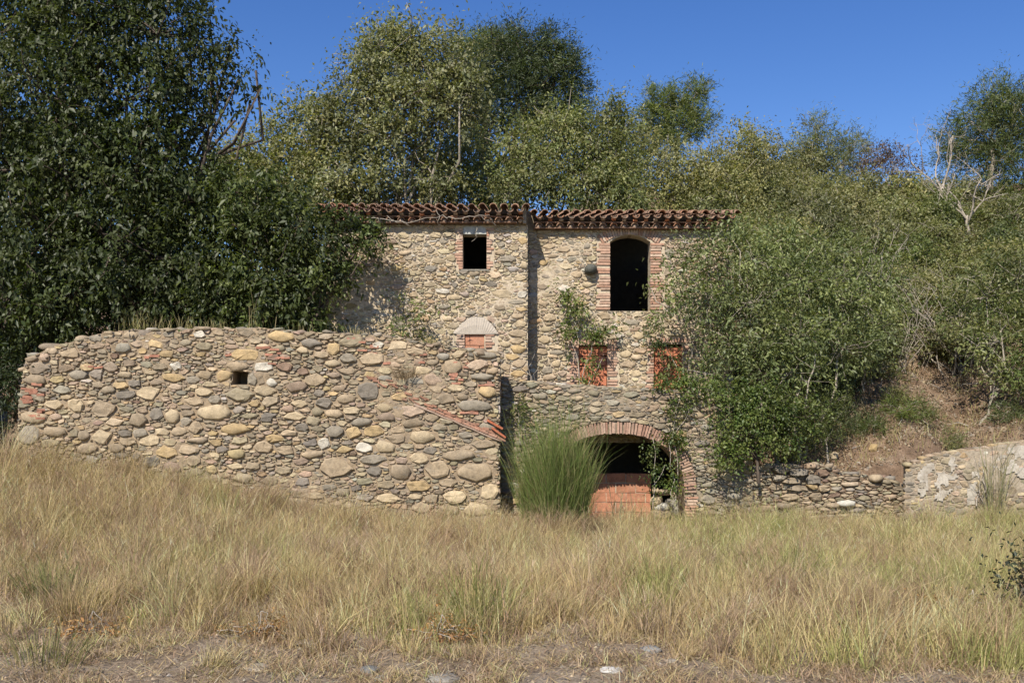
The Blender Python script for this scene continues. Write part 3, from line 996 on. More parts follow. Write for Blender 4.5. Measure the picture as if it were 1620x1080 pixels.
PITCH = 0.17
xm_px = uvL(833, 0)[0]
for (x0, x1, yw) in ((xl - 0.12, xm_px - .02, HL), (xm_px + 0.20, xr + 0.02, HR)):
    ye = yw - 0.50
    tile_row(x0, x1, ye, EZ, PITCH)
    tile_row(x0, x1, ye + .40, EZ + .40 * PITCH + .012, PITCH)
    # genoise: a course of flat bricks, a course of mortar filled tiles, a flat course again
    n_ = int(round((x1 - x0) / SP)); s = (x1 - x0) / n_
    tile_row(x0 + s / 2, x1 - s / 2, yw - 0.30, EZ - 0.305, 0.0, ('cover',), 'eave_tile')
    for i in range(n_):
        col = np.array((0.50, 0.20, 0.10)) if rng.random() < .4 else np.array((0.45, 0.34, 0.25))
        me = rock_mesh('mortar_plug', (0.075, 0.10, 0.05), col * rng.uniform(.8, 1.1), 0, .3)
        link('mortar_plug', me, M['brick'], house, (x0 + s * (i + .5) - HX + rng.normal(0, .01), yw - 0.27 - HY, EZ - 0.135 + rng.normal(0, .012)))
        me = rock_mesh('mortar_fill', (0.082, 0.05, 0.075), np.array((0.36, 0.27, 0.2)) * rng.uniform(.8, 1.1), 0, .2)
        link('mortar_fill', me, M['brick'], house, (x0 + s * (i + .5) - HX, yw - 0.19 - HY, EZ - 0.30))
    for i in range(int((x1 - x0) / 0.30)):
        for (yy, zz, dd) in ((yw - .10, EZ - .335, .28), (yw - .12, EZ - .19, .26)):
            col = np.array((0.24, 0.145, 0.10)) * rng.uniform(.6, 1.2)
            me = box_mesh('eave_brick', 0.288, 0.034, dd, col, 0.03)
            link('eave_brick', me, M['brick'], house, (x0 + .30 * (i + .5) - HX, yy - HY + rng.normal(0, .008), zz + rng.normal(0, .003)))
    fil = MB()
    addbox(fil, (xl if yw == HL else xm_px + .03) - HX, (xm_px if yw == HL else xr) - HX, yw + .03 - HY, yw + .45 - HY, 7.30, 7.76)
    if yw == HL:
        addbox(fil, xm_px - .06 - HX, xm_px + .23 - HX, 26.76 - HY, 28.5 - HY, 7.2, 7.93)
        addbox(fil, xm_px - .10 - HX, xm_px - .01 - HX, 25.75 - HY, 26.74 - HY, 7.42, 7.86)
    fil.build('eave_wall', M['mortar_dark'], house, tint=False)
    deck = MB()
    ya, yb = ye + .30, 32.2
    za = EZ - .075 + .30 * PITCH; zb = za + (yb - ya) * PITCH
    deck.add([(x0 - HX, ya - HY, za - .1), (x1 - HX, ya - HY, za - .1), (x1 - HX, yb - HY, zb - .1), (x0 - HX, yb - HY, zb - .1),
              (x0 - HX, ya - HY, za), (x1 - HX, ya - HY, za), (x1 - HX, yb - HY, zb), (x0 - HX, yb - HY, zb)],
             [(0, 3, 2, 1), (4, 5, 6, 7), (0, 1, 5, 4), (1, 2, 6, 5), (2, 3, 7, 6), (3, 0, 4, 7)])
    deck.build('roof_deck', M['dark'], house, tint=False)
    # the rest of the roof, joined
    n_ = int(round((x1 - x0) / SP)); s = (x1 - x0) / n_
    Vs, Fs = [], []
    cnt = 0
    for kd in ('cover', 'pan'):
        me0 = tile_mesh(kd, 1)
        vv = np.empty(len(me0.vertices) * 3); me0.vertices.foreach_get('co', vv); vv = vv.reshape(-1, 3)
        ff = np.array([list(p.vertices) for p in me0.polygons])
        for r in range(2, 15):
            for i in range(n_ + (kd == 'cover')):
                t = vv.copy()
                t[:, 2] += t[:, 1] * PITCH + EZ + r * .40 * PITCH + .012 - (.055 if kd == 'pan' else 0)
                t[:, 1] += ye + .40 * r - HY
                t[:, 0] += x0 + s * (i + (.5 if kd == 'pan' else 0)) - HX
                Vs.append(t); Fs.append(ff + cnt); cnt += len(t)
    V = np.concatenate(Vs)
    o = link('roof_tiles', mesh_np('roof_tiles', V, np.concatenate(Fs), np.tile((0.35, .21, .14), (len(V), 1)), True), M['tile'], house)
    o['kind'] = 'stuff'

# ------------------------------------------------------------------ arched terrace wall
AY = 25.0
frA, uvA, kA = px_frame(AY)
awall = empty('arched_wall', P(975, 800, AY))
tag(awall, 'low terrace wall of grey rubble with wide brick arch below the house', 'arched wall')
xleft = uvA(794, 0)[0]
topA = [(792, 596), (836, 603), (870, 606), (900, 608), (940, 612), (980, 613), (1020, 616), (1060, 617), (1100, 620), (1140, 625), (1192, 632)]
ac, ab, aa, an = 975, 784, 108, 2.35
ah = ab - 686


def archpts(da, dh, n_=28):
    r = []
    for i in range(n_ + 1):
        t = math.pi * i / n_
        c, s = math.cos(t), math.sin(t)
        r.append((ac + (aa + da) * math.copysign(abs(c) ** (2 / an), c), ab - (ah + dh) * abs(s) ** (2 / an)))
    return r


arch_in = [uvA(ac + aa, 850)] + [uvA(*p) for p in archpts(0, 0)] + [uvA(ac - aa, 850)]
arch_out = [uvA(ac + aa + 19, 850)] + [uvA(*p) for p in archpts(19, 19)] + [uvA(ac - aa - 19, 850)]
outA = [uvA(*p) for p in topA] + [uvA(1192, 850), uvA(792, 850)]
slab('wall_core', outA, [arch_in], Frame((0, AY + .035, 0), (1, 0, 0), (0, -1, 0)), 0.91, M['mortar_dark'], awall)
insA = minus(in_poly(outA), [arch_out])
bA = (outA[0][0], uvA(1192, 0)[0], uvA(0, 850)[1], uvA(0, 596)[1])
mortar_relief('mortar', insA, bA, frA, M['mortar_dark'], awall, 0.06, -0.03, 0.04, 20.0)
rubble(awall, frA, insA, bA, [[*uvA(1095, 782), .25, .10, 0, GREY], [*uvA(1120, 790), .2, .12, 0, GREY]],
       [(0.17, 0.25, 0.30, 0.5, 500), (0.11, 0.17, 0.28, 0.5, 2500), (0.07, 0.11, 0.28, 0.5, 4500), (0.045, 0.07, 0.3, 0.5, 5000)], PAL_GREY, hmul=1.25)
# flagstones closing the terrace behind the wall top
mb = MB()
_a0, _a1 = xleft - awall.location.x, uvA(1192, 0)[0] - awall.location.x
_c0, _c1 = uvA(ac - aa - 15, 0)[0] - awall.location.x, uvA(ac + aa + 15, 0)[0] - awall.location.x
_zt, _zz = uvA(0, 622)[1] - awall.location.z, uvA(0, 680)[1] - awall.location.z + .21
addbox(mb, _a0, _a1, 0.951, 1.49, _zz, _zt)
addbox(mb, _a0, _c0 - .31, 0.951, 1.49, -1.0 - awall.location.z, _zz - .002)
addbox(mb, _c1 + .31, _a1, 0.951, 1.49, -1.0 - awall.location.z, _zz - .002)
mb.build('terrace_fill', M['hill'], awall, tint=False)
# brick ring
ring = archpts(9.5, 9.5, 240)
seg = [0.0]
for a, b in zip(ring, ring[1:]):
    seg.append(seg[-1] + math.hypot(b[0] - a[0], b[1] - a[1]))
nb = int(seg[-1] * kA / 0.071)
for i in range(nb):
    s = seg[-1] * (i + .5) / nb
    j = int(np.searchsorted(seg, s))
    j = min(max(j, 3), len(ring) - 4)
    (x, y), (xa, ya), (xb, yb) = ring[j], ring[j - 3], ring[j + 3]
    tang = math.atan2(-(yb - ya), xb - xa)
    u, v = uvA(x, y)
    kf = rng.random()
    col = (np.array((0.36, 0.20, 0.14)) * (1 - kf) + np.array((0.42, 0.30, 0.22)) * kf) * rng.uniform(.8, 1.15)
    brick(awall, frA, u, v, 0.05, 0.29 * rng.uniform(.93, 1.05), 0.30, 0.02, tang, col)
for side, (xa, xb) in (('R', (ac + aa + 1, ac + aa + 20)), ('L', (ac - aa - 20, ac - aa - 1))):
    (u0, v0), (u1, v1) = uvA(xa, 850), uvA(xb, ab + 1)
    brick_column(awall, frA, u0, u1, v0, v1, 0.074, side, 0.3, 0.02)
# soffit bricks are the core; chamber behind
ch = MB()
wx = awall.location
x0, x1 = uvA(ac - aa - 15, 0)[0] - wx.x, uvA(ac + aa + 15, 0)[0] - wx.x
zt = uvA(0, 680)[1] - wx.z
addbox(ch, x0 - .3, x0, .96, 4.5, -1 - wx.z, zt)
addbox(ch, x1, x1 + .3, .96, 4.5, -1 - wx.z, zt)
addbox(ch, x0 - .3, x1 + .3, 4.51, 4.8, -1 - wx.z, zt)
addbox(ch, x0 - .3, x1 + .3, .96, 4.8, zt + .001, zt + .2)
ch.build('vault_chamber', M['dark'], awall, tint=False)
frI, uvI, kI = px_frame(26.4)
for i in range(5):
    edges = [900, 912, 943, 974, 1005, 1030] if i % 2 else [900, 928, 959, 990, 1021, 1030]
    for a, b in zip(edges, edges[1:]):
        (u0, v0), (u1, v1) = uvI(a, 825 - 15.4 * i), uvI(b, 810 - 15.4 * i)
        c = np.array((0.42, 0.19, 0.115)) * rng.uniform(.9, 1.1)
        brick(awall, frI, (u0 + u1) / 2, (v0 + v1) / 2, u1 - u0 - .018, v1 - v0 - .014, .1, 0, 0, c, 'infill_brick', M['infill'])
mb = MB()
(u0, v0), (u1, v1) = uvI(880, 850), uvI(1030, 750)
addbox(mb, u0 - wx.x, u1 - .03 - wx.x, 26.42 - AY, 26.5 - AY, v0 - wx.z, v1 - wx.z)
mb.build('infill_mortar', M['mortar'], awall, tint=False)
for (x, y, r, c) in ((1037, 792, (.2, .2, .15), C_), (1050, 778, (.18, .2, .1), T_), (1046, 800, (.25, .2, .14), W_), (1062, 795, (.2, .2, .16), G_), (1036, 775, (.1, .2, .1), C_),
                     (1070, 782, (.2, .2, .12), T_), (1044, 812, (.3, .3, .15), T_), (1075, 806, (.3, .3, .2), G_)):
    link('loose_block', rock_mesh('loose_block', r, c, 1), M['stone'], awall, frI.pt(*uvI(x, y), .1) - wx)
# capping stones
for i in range(44):
    t = i / 43
    px = 800 + t * 388
    py = np.interp(px, [p[0] for p in topA], [p[1] for p in topA])
    u, v = uvA(px, py)
    for dep in (-.15, -.55):
        o = link('cap_stone', rock_mesh('cap_stone', (rng.uniform(.13, .22), rng.uniform(.18, .26), rng.uniform(.04, .07)), pick(PAL_GREY), 0), M['stone'], awall, frA.pt(u, v - .015, dep) - wx)
        o.rotation_euler = (rng.normal(0, .1), rng.normal(0, .12), rng.uniform(-.4, .4))
# end of the first wall meets it: short return wall in shade
# ------------------------------------------------------------------ ruined dry wall on the right
RY = 25.0
frQ, uvQ, kQ = px_frame(RY)
rwall = empty('ruined_wall', P(1300, 800, RY))
tag(rwall, 'collapsed low dry stone wall with dark slates at the foot of the bank', 'ruined wall')
topQ = [(1188, 748), (1215, 737), (1250, 738), (1290, 736), (1312, 738), (1330, 752), (1350, 748), (1380, 762), (1405, 756), (1430, 770), (1470, 770)]
outQ = [uvQ(*p) for p in topQ] + [uvQ(1470, 840), uvQ(1188, 840)]
slab('wall_core', outQ, [], frQ, 0.45, M['hill'], rwall)
manQ = []
for (x, y, w, h, c) in ((1235, 742, 30, 12, D_), (1262, 746, 34, 14, SLATE), (1284, 758, 26, 15, SLATE), (1252, 760, 30, 10, B_), (1300, 748, 22, 12, DRED), (1232, 756, 22, 10, G_),
                        (1225, 770, 22, 9, B_), (1285, 770, 22, 8, O_), (1264, 772, 34, 9, B_), (1302, 772, 20, 10, T_), (1250, 785, 30, 12, T_), (1290, 785, 22, 14, B_), (1340, 794, 22, 9, W_),
                        (1365, 750, 24, 12, T_), (1395, 735, 20, 10, G_), (1358, 731, 20, 9, WHITE), (1410, 734, 16, 12, G_), (1330, 745, 24, 12, T_)):
    manQ.append([*uvQ(x, y), w * kQ * .49, h * kQ * .49, rng.normal(0, .08), np.array(c) * .95, 1.5])
inQ = in_poly(outQ)
rubble(rwall, frQ, inQ, (uvQ(1188, 0)[0], uvQ(1470, 0)[0], uvQ(0, 840)[1], uvQ(0, 718)[1]), manQ, [(0.14, 0.26, 0.22, 0.42, 200), (0.09, 0.14, 0.22, 0.45, 900), (0.05, 0.09, 0.25, 0.6, 1800)], PAL_RUIN, hmul=1.6)
for i in range(40):
    px = rng.uniform(1195, 1465)
    py = np.interp(px, [p[0] for p in topQ], [p[1] for p in topQ])
    o = link('cap_stone', rock_mesh('cap_stone', (rng.uniform(.12, .26), rng.uniform(.14, .26), rng.uniform(.05, .12)), pick(PAL_RUIN), 0, .3), M['stone'], rwall, frQ.pt(*uvQ(px, py), -rng.uniform(.05, .35)) - rwall.location)
    o.rotation_euler = (rng.normal(0, .2), rng.normal(0, .2), rng.uniform(-.6, .6))
for (x, y, r, c) in ((1337, 796, (.27, .2, .1), W_), (1316, 799, (.2, .2, .08), T_), (1385, 756, (.2, .2, .12), T_), (1240, 800, (.25, .2, .1), B_)):
    link('fallen_stone', rock_mesh('fallen_stone', r, c, 1), M['stone'], rwall, frQ.pt(*uvQ(x, y), .03) - rwall.location)

# plastered low wall on the far right
LY = 24.2
frW, uvW, kW = px_frame(LY)
lwall = empty('plastered_wall', P(1530, 800, LY))
tag(lwall, 'low stone wall with patchy white plaster at the right edge', 'plastered wall')
topW = [(1429, 762), (1432, 744), (1441, 733), (1470, 722), (1500, 716), (1530, 712), (1560, 708), (1590, 702), (1640, 697), (1760, 690)]
outW = [uvW(*p) for p in topW] + [uvW(1760, 850), uvW(1428, 850)]
slab('wall_core', [uvW(1442, 736)] + outW[3:-1] + [uvW(1442, 850)], [], Frame((0, LY + .02, 0), (1, 0, 0), (0, -1, 0)), 0.48, M['mortar_front'], lwall)
inW = in_poly(outW)
bW = (uvW(1428, 0)[0], uvW(1760, 0)[0], uvW(0, 850)[1], uvW(0, 690)[1])
mortar_relief('mortar', inW, bW, frW, M['mortar_grey'], lwall, 0.06, -0.004, 0.04, 33.0)
patches = [[(1470, 790), (1480, 745), (1500, 735), (1520, 748), (1510, 770), (1490, 795)], [(1560, 735), (1580, 718), (1640, 715), (1650, 760), (1600, 755)], [(1525, 780), (1535, 745), (1552, 740), (1548, 800), (1528, 800)], [(1450, 800), (1448, 760), (1452, 738), (1475, 728), (1484, 735), (1470, 752), (1468, 800)], [(1588, 722), (1592, 705), (1650, 700), (1655, 716), (1620, 722), (1600, 726)],
           [(1495, 735), (1500, 722), (1530, 717), (1528, 728), (1510, 740)]]
pin = [in_poly([uvW(*p) for p in pp]) for pp in patches]
mortar_relief('plaster', lambda a, b: (pin[0](a, b) | pin[1](a, b) | pin[2](a, b) | pin[3](a, b) | pin[4](a, b) | pin[5](a, b)) & inW(a, b) & (np.array([noise.fractal(Vector((x * 4, y * 4, 5)), 1, 2, 3) for x, y in zip(np.ravel(a), np.ravel(b))]).reshape(np.shape(a)) > -0.22), bW, frW, M['white'], lwall, 0.05, 0.03, 0.035, 41.0)
manW = []
for (x, y, w, h, c) in ((1443, 737, 24, 7, B_), (1440, 752, 18, 7, D_), (1442, 764, 20, 8, SLATE), (1440, 774, 18, 9, SLATE), (1459, 768, 14, 12, G_), (1490, 785, 22, 12, O_), (1515, 790, 16, 9, B_),
                        (1525, 765, 14, 14, T_), (1600, 775, 16, 12, B_), (1590, 745, 20, 12, G_)):
    manW.append([*uvW(x - (5 if x < 1450 else 0), y), w * kW * .49, h * kW * .49, rng.normal(0, .06), c])
rubble(lwall, frW, inW, bW, manW, [(0.12, 0.2, 0.4, 0.6, 250), (0.08, 0.12, 0.35, 0.6, 900), (0.04, 0.08, 0.35, 0.6, 2500)], PAL_FRONT, hmul=0.8)
for i in range(26):
    px = 1440 + 310 * i / 25
    py = np.interp(px, [p[0] for p in topW], [p[1] for p in topW])
    link('cap_stone', rock_mesh('cap_stone', (rng.uniform(.12, .2), .22, rng.uniform(.05, .09)), pick(PAL_FRONT), 0), M['stone'], lwall, frW.pt(*uvW(px, py + 1), -.22) - lwall.location)

# ------------------------------------------------------------------ vegetation helpers
def unit(a):
    return a / np.maximum(np.linalg.norm(a, axis=-1, keepdims=True), 1e-9)


def leaf_geo(Cn, L, W, col, droop=0.3, out=None, outw=0.5):
    """one folded two-triangle leaf at each point"""
    n = len(Cn)
    a = rng.normal(0, 1, (n, 3))
    if out is not None: a = a + out * outw
    a[:, 2] -= droop
    a = unit(a)
    r = rng.normal(0, 0.62, (n, 3)); r[:, 2] += 0.6
    if out is not None: r = r + out * 0.75
    b = unit(np.cross(r, a))
    nn = np.cross(a, b)
    l = (L * rng.uniform(0.6, 1.25, n))[:, None]; w = (W * rng.uniform(0.7, 1.2, n))[:, None]
    V = np.empty((n, 4, 3))
    V[:, 0] = Cn
    V[:, 1] = Cn + a * l * 0.45 + b * w * 0.5 + nn * w * 0.16
    V[:, 2] = Cn + a * l - np.array((0, 0, 1.0)) * l * 0.12
    V[:, 3] = Cn + a * l * 0.45 - b * w * 0.5 + nn * w * 0.16
    i = (np.arange(n) * 4)[:, None]
    Fc = np.concatenate([i + np.array((0, 1, 2)), i + np.array((0, 2, 3))], 0)
    return V.reshape(-1, 3), Fc, np.repeat(col, 4, 0)


def merge(parts):
    V, Fc, C, b = [], [], [], 0
    for v, f, c in parts:
        V.append(v); Fc.append(f + b); C.append(c); b += len(v)
    return np.concatenate(V), np.concatenate(Fc), np.concatenate(C)


def tints(n, cols, var=0.16):
    """n colours: a blend between the given leaf colours plus brightness variation"""
    cols = np.array(cols)
    i = rng.integers(0, len(cols), n); j = rng.integers(0, len(cols), n); t = rng.random((n, 1))
    return np.clip((cols[i] * t + cols[j] * (1 - t)) * (1 + rng.normal(0, var, (n, 1))), 0.004, 0.6)


def sub_puffs(Cn, R, k, rs, shell=0.75, zmin=-1.0):
    """k smaller clumps spread over an ellipsoid"""
    out = []
    for i in range(k):
        while True:
            d = rng.normal(0, 1, 3); d /= np.linalg.norm(d)
            if d[2] > zmin: break
        s = shell * rng.uniform(0.6, 1.1) if rng.random() < 0.8 else rng.uniform(0.1, 0.5)
        c = np.array(Cn) + d * np.array(R) * s
        r = np.array((1.0, 1.0, 0.85)) * rng.uniform(*rs)
        out.append((*c, *r))
    return out


def crown_parts(puffs, n_leaf, L, W, cols, cl_r=0.16, per=14, droop=0.35, inner=0.55, var=0.16, gapn=0.0, clip=None):
    """leaf clusters in and round every clump -> geometry and the cluster centres"""
    pf = np.array(puffs)
    wgt = (pf[:, 3] * pf[:, 4] + pf[:, 4] * pf[:, 5] + pf[:, 3] * pf[:, 5])
    per = int(per * 1.9)
    ncl = max(1, int(n_leaf / per))
    idx = rng.choice(len(pf), ncl, p=wgt / wgt.sum())
    d = unit(rng.normal(0, 1, (ncl, 3)))
    s = (inner + (1.0 - inner) * rng.random(ncl) ** 0.6) * np.where(rng.random(ncl) < 0.14, rng.uniform(1.1, 1.42, ncl), 1.0)
    cc = pf[idx, :3] + d * pf[idx, 3:6] * s[:, None]
    if gapn:
        nv = np.array([noise.noise(Vector(c) * 1.9) for c in cc])
        keep = nv > -gapn
        cc, d, idx = cc[keep], d[keep], idx[keep]
    if clip is not None:
        keep = clip(cc)
        cc, d, idx = cc[keep], d[keep], idx[keep]
    ncl = len(cc)
    k = rng.poisson(per, ncl).clip(3)
    rep = np.repeat(np.arange(ncl), k)
    n = len(rep)
    tw = unit(d + rng.normal(0, 0.7, (ncl, 3)) + np.array((0, 0, -0.15)))
    pos = cc[rep] + tw[rep] * rng.normal(0, cl_r * 2.0, n)[:, None] + rng.normal(0, cl_r * 0.45, (n, 3))
    ctint = tints(ncl, cols, var) * rng.uniform(.8, 1.22, len(pf))[idx][:, None]
    csz = rng.uniform(.65, 1.35, ncl)
    col = np.clip(ctint[rep] * (1 + rng.normal(0, 0.14, (n, 1))), 0.004, 0.6)
    out = unit(pos - pf[idx][rep][:, :3])
    return leaf_geo(pos, L * csz[rep], W * csz[rep], col, droop, out, 0.7), cc, idx


def wob(a, b, n, amp):
    a, b = np.array(a, float), np.array(b, float)
    t = np.linspace(0, 1, n)[:, None]
    p = a + (b - a) * t
    p[1:-1] += rng.normal(0, amp, (n - 2, 3)) * np.linalg.norm(b - a)
    return p


def plant(name, label, cat, base, puffs, n_leaf, L, W, cols, stems=None, trunk_r=0.12, bark='bark', mat='leaf', group=None, twigs=60, fork=None, wood='trunk', crown='crown', limb_r=None, **kw):
    """base: world point; clumps (x,y,z,rx,ry,rz) relative to it"""
    root = empty(name, base)
    tag(root, label, cat, group)
    geo, cc, idx = crown_parts(puffs, n_leaf, L, W, cols, **kw)
    mb = MB()
    pf = np.array(puffs)
    ctr = pf[:, :3].mean(0)
    if fork is None: fork = (ctr[0] * 0.5, ctr[1] * 0.5, max(pf[:, 2].min() * 0.7, 0.3))
    sts = stems or [((0, 0, -0.3), fork)]
    lim = limb_r or trunk_r * 0.45
    for (s0, s1) in sts:
        mb.tube(wob(s0, s1, 6, 0.04), trunk_r, trunk_r * 0.62, 7)
    ends = [np.array(s[1], float) for s in sts]
    for p in pf:
        e = min(ends, key=lambda q_: np.linalg.norm(q_ - p[:3]))
        mb.tube(wob(e, p[:3], 6, 0.06), lim, lim * 0.35, 5)
    if twigs and len(cc):
        far = np.linalg.norm((cc - pf[idx, :3]) / pf[idx, 3:6], axis=1) > 1.06
        order_ = np.concatenate([rng.permutation(np.where(far)[0]), rng.permutation(np.where(~far)[0])])
        for j in order_[:min(len(cc), max(twigs, min(int(far.sum()), 260)))]:
            mb.tube(wob(pf[idx[j], :3], pf[idx[j], :3] + (cc[j] - pf[idx[j], :3]) * 1.12, 4, 0.08), lim * 0.4, 0.007, 3)
    mb.build(wood, M[bark], root, smooth=True, tint=False)
    V, Fc, C = geo
    link(crown, mesh_np(crown, V, Fc, C), M[mat], root)
    return root


def dup(root, loc, rz, sc_=(1, 1, 1), label=None, group=None):
    r = root.copy(); COL.objects.link(r)
    r.location = loc; r.rotation_euler = (0, 0, rz); r.scale = sc_
    if label: r['label'] = label
    if group: r['group'] = group
    for ch in list(root.children):
        c = ch.copy(); COL.objects.link(c); c.parent = r
    return r


def blades_geo(base, h, lean, w, col, curve=0.35, seg=3):
    """thin bent blades. base (n,3), h (n), lean (n,2) horizontal reach per unit height"""
    n = len(base)
    perp = rng.normal(0, 1, (n, 3)); perp[:, 2] = 0
    perp = unit(perp) * (w / 2)[:, None]
    Vs = []
    ld = np.concatenate([lean, np.zeros((n, 1))], 1)
    for k in range(seg):
        t = k / seg
        p = base + ld * (h * (t * (1 - curve) + curve * t * t))[:, None]
        p[:, 2] += h * (t - 0.15 * curve * t * t * np.linalg.norm(lean, axis=1))
        ww = perp * (1 - 0.55 * t)
        Vs += [p - ww, p + ww]
    tip = base + ld * h[:, None]
    tip[:, 2] += h * (1 - 0.3 * curve * np.linalg.norm(lean, axis=1))
    Vs.append(tip)
    m = 2 * seg + 1
    V = np.stack(Vs, 1)
    i = (np.arange(n) * m)[:, None]
    Fs = []
    for k in range(seg - 1):
        Fs += [i + np.array((2 * k, 2 * k + 1, 2 * k + 3)), i + np.array((2 * k, 2 * k + 3, 2 * k + 2))]
    Fs.append(i + np.array((2 * seg - 2, 2 * seg - 1, 2 * seg)))
    return V.reshape(-1, 3), np.concatenate(Fs, 0), np.repeat(col, m, 0)


def near(px, py, Y, rx, ry=None, rz=None, ref=(0, 0, 0)):
    p = P(px, py, Y)
    kk = Y / F
    return (p.x - ref[0], p.y - ref[1], p.z - ref[2], rx * kk, (ry or rx) * kk, (rz or rx) * kk)


G_DARK = [(0.033, 0.048, 0.0126), (0.0495, 0.066, 0.018), (0.066, 0.08, 0.0234), (0.0418, 0.056, 0.018)]
G_MID = [(0.1178, 0.1441, 0.0408), (0.1514, 0.1762, 0.0544), (0.1009, 0.1345, 0.0408), (0.1765, 0.1842, 0.0653)]
G_OLIVE = [(0.2167, 0.2196, 0.0892), (0.2544, 0.2415, 0.1062), (0.179, 0.1922, 0.0789), (0.2827, 0.2561, 0.1062), (0.2262, 0.2288, 0.12)]
G_BLUE = [(0.1287, 0.1595, 0.0594), (0.1674, 0.1913, 0.0742), (0.1932, 0.2063, 0.0713), (0.1181, 0.1407, 0.0594)]
G_LIME = [(0.1392, 0.1707, 0.0405), (0.1139, 0.1518, 0.038), (0.1771, 0.1898, 0.0506), (0.0948, 0.1265, 0.0329)]
G_FRESH = [(0.0748, 0.1154, 0.0267), (0.1021, 0.1397, 0.034), (0.0613, 0.0972, 0.0243), (0.1293, 0.1519, 0.0413)]
G_PINE = [(0.0473, 0.066, 0.0243), (0.063, 0.0825, 0.0297), (0.0788, 0.096, 0.0351)]

def hill_pt(px, Y):
    x = (px - 810) / F * Y
    return Vector((x, Y, float(hz(x, Y))))


def big_tree(name, label, px, Y, puffs, n, L, W, cols, **kw):
    b_ = hill_pt(px, Y)
    pp = [near(*(p if len(p) > 4 else (*p,)), ref=tuple(b_)) for p in puffs]
    return plant(name, label, 'tree', b_, pp, n, L, W, cols, **kw)


# ------------------------------------------------------------------ tree at the left, behind the front wall
b = P(120, 560, 26.6); b.z = 2.6
ref = tuple(b)
pf = []
for (x, y, Y, r) in ((40, 60, 27.0, 120), (150, 40, 26.6, 130), (250, 55, 26.2, 95), (-60, 150, 26.6, 150), (90, 160, 25.8, 130), (200, 160, 25.8, 110), (290, 130, 26.0, 70),
                     (20, 270, 26.0, 120), (140, 280, 25.7, 125), (240, 270, 25.8, 105), (300, 320, 26.0, 90), (60, 390, 25.6, 110), (180, 390, 25.5, 110), (290, 410, 25.6, 100),
                     (-40, 400, 26.0, 130), (110, 470, 25.6, 90), (230, 480, 25.5, 80), (330, 460, 25.7, 80), (10, 500, 25.8, 90), (-20, 560, 26.2, 70), (350, 380, 26.0, 70),
                     (120, -60, 26.5, 150), (-100, 0, 27, 150), (200, -60, 26.5, 100), (300, 20, 26.2, 36), (335, 105, 26.0, 36), (378, 125, 26.0, 22), (345, 160, 26.0, 24), (270, 200, 26, 56), (405, 112, 26.0, 15), (395, 165, 26, 15), (412, 140, 26, 12), (365, 72, 26, 22), (320, 60, 26.1, 24), (372, 190, 26, 14), (325, 200, 26, 26)):
    pf.append(near(x, y, Y, r * 0.92, r * 0.8, r * 0.85, ref))
plant('hackberry_tree', 'large dark leafy tree filling the upper left corner behind the front wall', 'tree', b, pf, 104000, 0.145, 0.07, G_DARK,
      stems=[((0, 0, -.5), (-.3, -.2, 3.4)), ((.5, .1, -.5), (1.4, -.3, 3.0)), ((-.4, .2, -.5), (-2.0, 0, 3.2))], trunk_r=0.2, bark='bark_dark', twigs=160, droop=0.9, cl_r=0.2, per=16, gapn=0.42)
big_tree('hillside_oak', 'dark tree far behind the big corner tree at the left', 60, 37, [(40, 250, 37, 80), (120, 230, 37, 80), (200, 260, 37, 80), (-50, 280, 37, 90), (60, 350, 36.5, 90), (160, 360, 36.5, 90), (250, 350, 36.5, 80), (-40, 390, 36.5, 90), (280, 320, 37, 50), (100, 440, 36, 90), (220, 450, 36, 90), (0, 470, 36, 90)],
         34000, .2, .11, G_DARK, trunk_r=.2, bark='bark_dark', twigs=60, limb_r=.06, cl_r=.25, inner=.2)
for (x, y, Y, rx, ry, n_, lab, nm) in ((40, 480, 29.5, 150, 130, 24000, 'dark thicket low behind the big tree at the far left', 'thicket'), (260, 470, 29.5, 130, 130, 20000, 'dark thicket between the big corner tree and the house', 'thicket'),
                                       (-150, 480, 30, 150, 150, 16000, 'dark thicket at the left edge beyond the front wall', 'thicket')):
    b = P(x, y + ry, Y); b.z = float(hz(b.x, Y)) if Y > 33 else 2.2
    ref = tuple(b)
    c_ = near(x, y, Y, rx, rx * .4, ry, ref)
    plant(nm, lab, 'thicket', b, sub_puffs(c_[:3], c_[3:], 12, (.7, 1.2), .7), n_, .17, .085, G_DARK, trunk_r=.06, bark='bark_dark', twigs=30, wood='stem', crown='foliage', cl_r=.2)
# thin outer sprays against the sky
b = P(395, 560, 25.4); b.z = 3.0
ref = tuple(b)
pf = []
for (x, y, Y, r, ry) in ((400, 370, 25.1, 60, 50), (470, 360, 25.0, 62, 45), (540, 375, 24.9, 44, 30), (590, 366, 24.95, 22, 14), (430, 440, 25.1, 70, 55), (490, 440, 25.1, 48, 42), (530, 425, 25.0, 28, 26),
                         (420, 500, 25.2, 60, 40), (480, 505, 25.2, 40, 30), (360, 470, 25.4, 70, 50), (380, 300, 25.6, 60, 50), (440, 315, 25.6, 46, 34), (580, 395, 24.9, 18, 14)):
    pf.append(near(x, y, Y, r, r * .6, ry * 1.05, ref))
plant('fig_tree', 'leafy green tree leaning over the left end of the house front', 'tree', b, pf, 22000, 0.15, 0.07, G_DARK + G_MID[:3],
      stems=[((0, 0, -.4), (0.3, -.1, 1.4)), ((.4, .1, -.4), (1.3, -.1, 1.5))], trunk_r=0.09, bark='bark_dark', twigs=120, droop=0.7, cl_r=0.16, per=14, gapn=0.3)

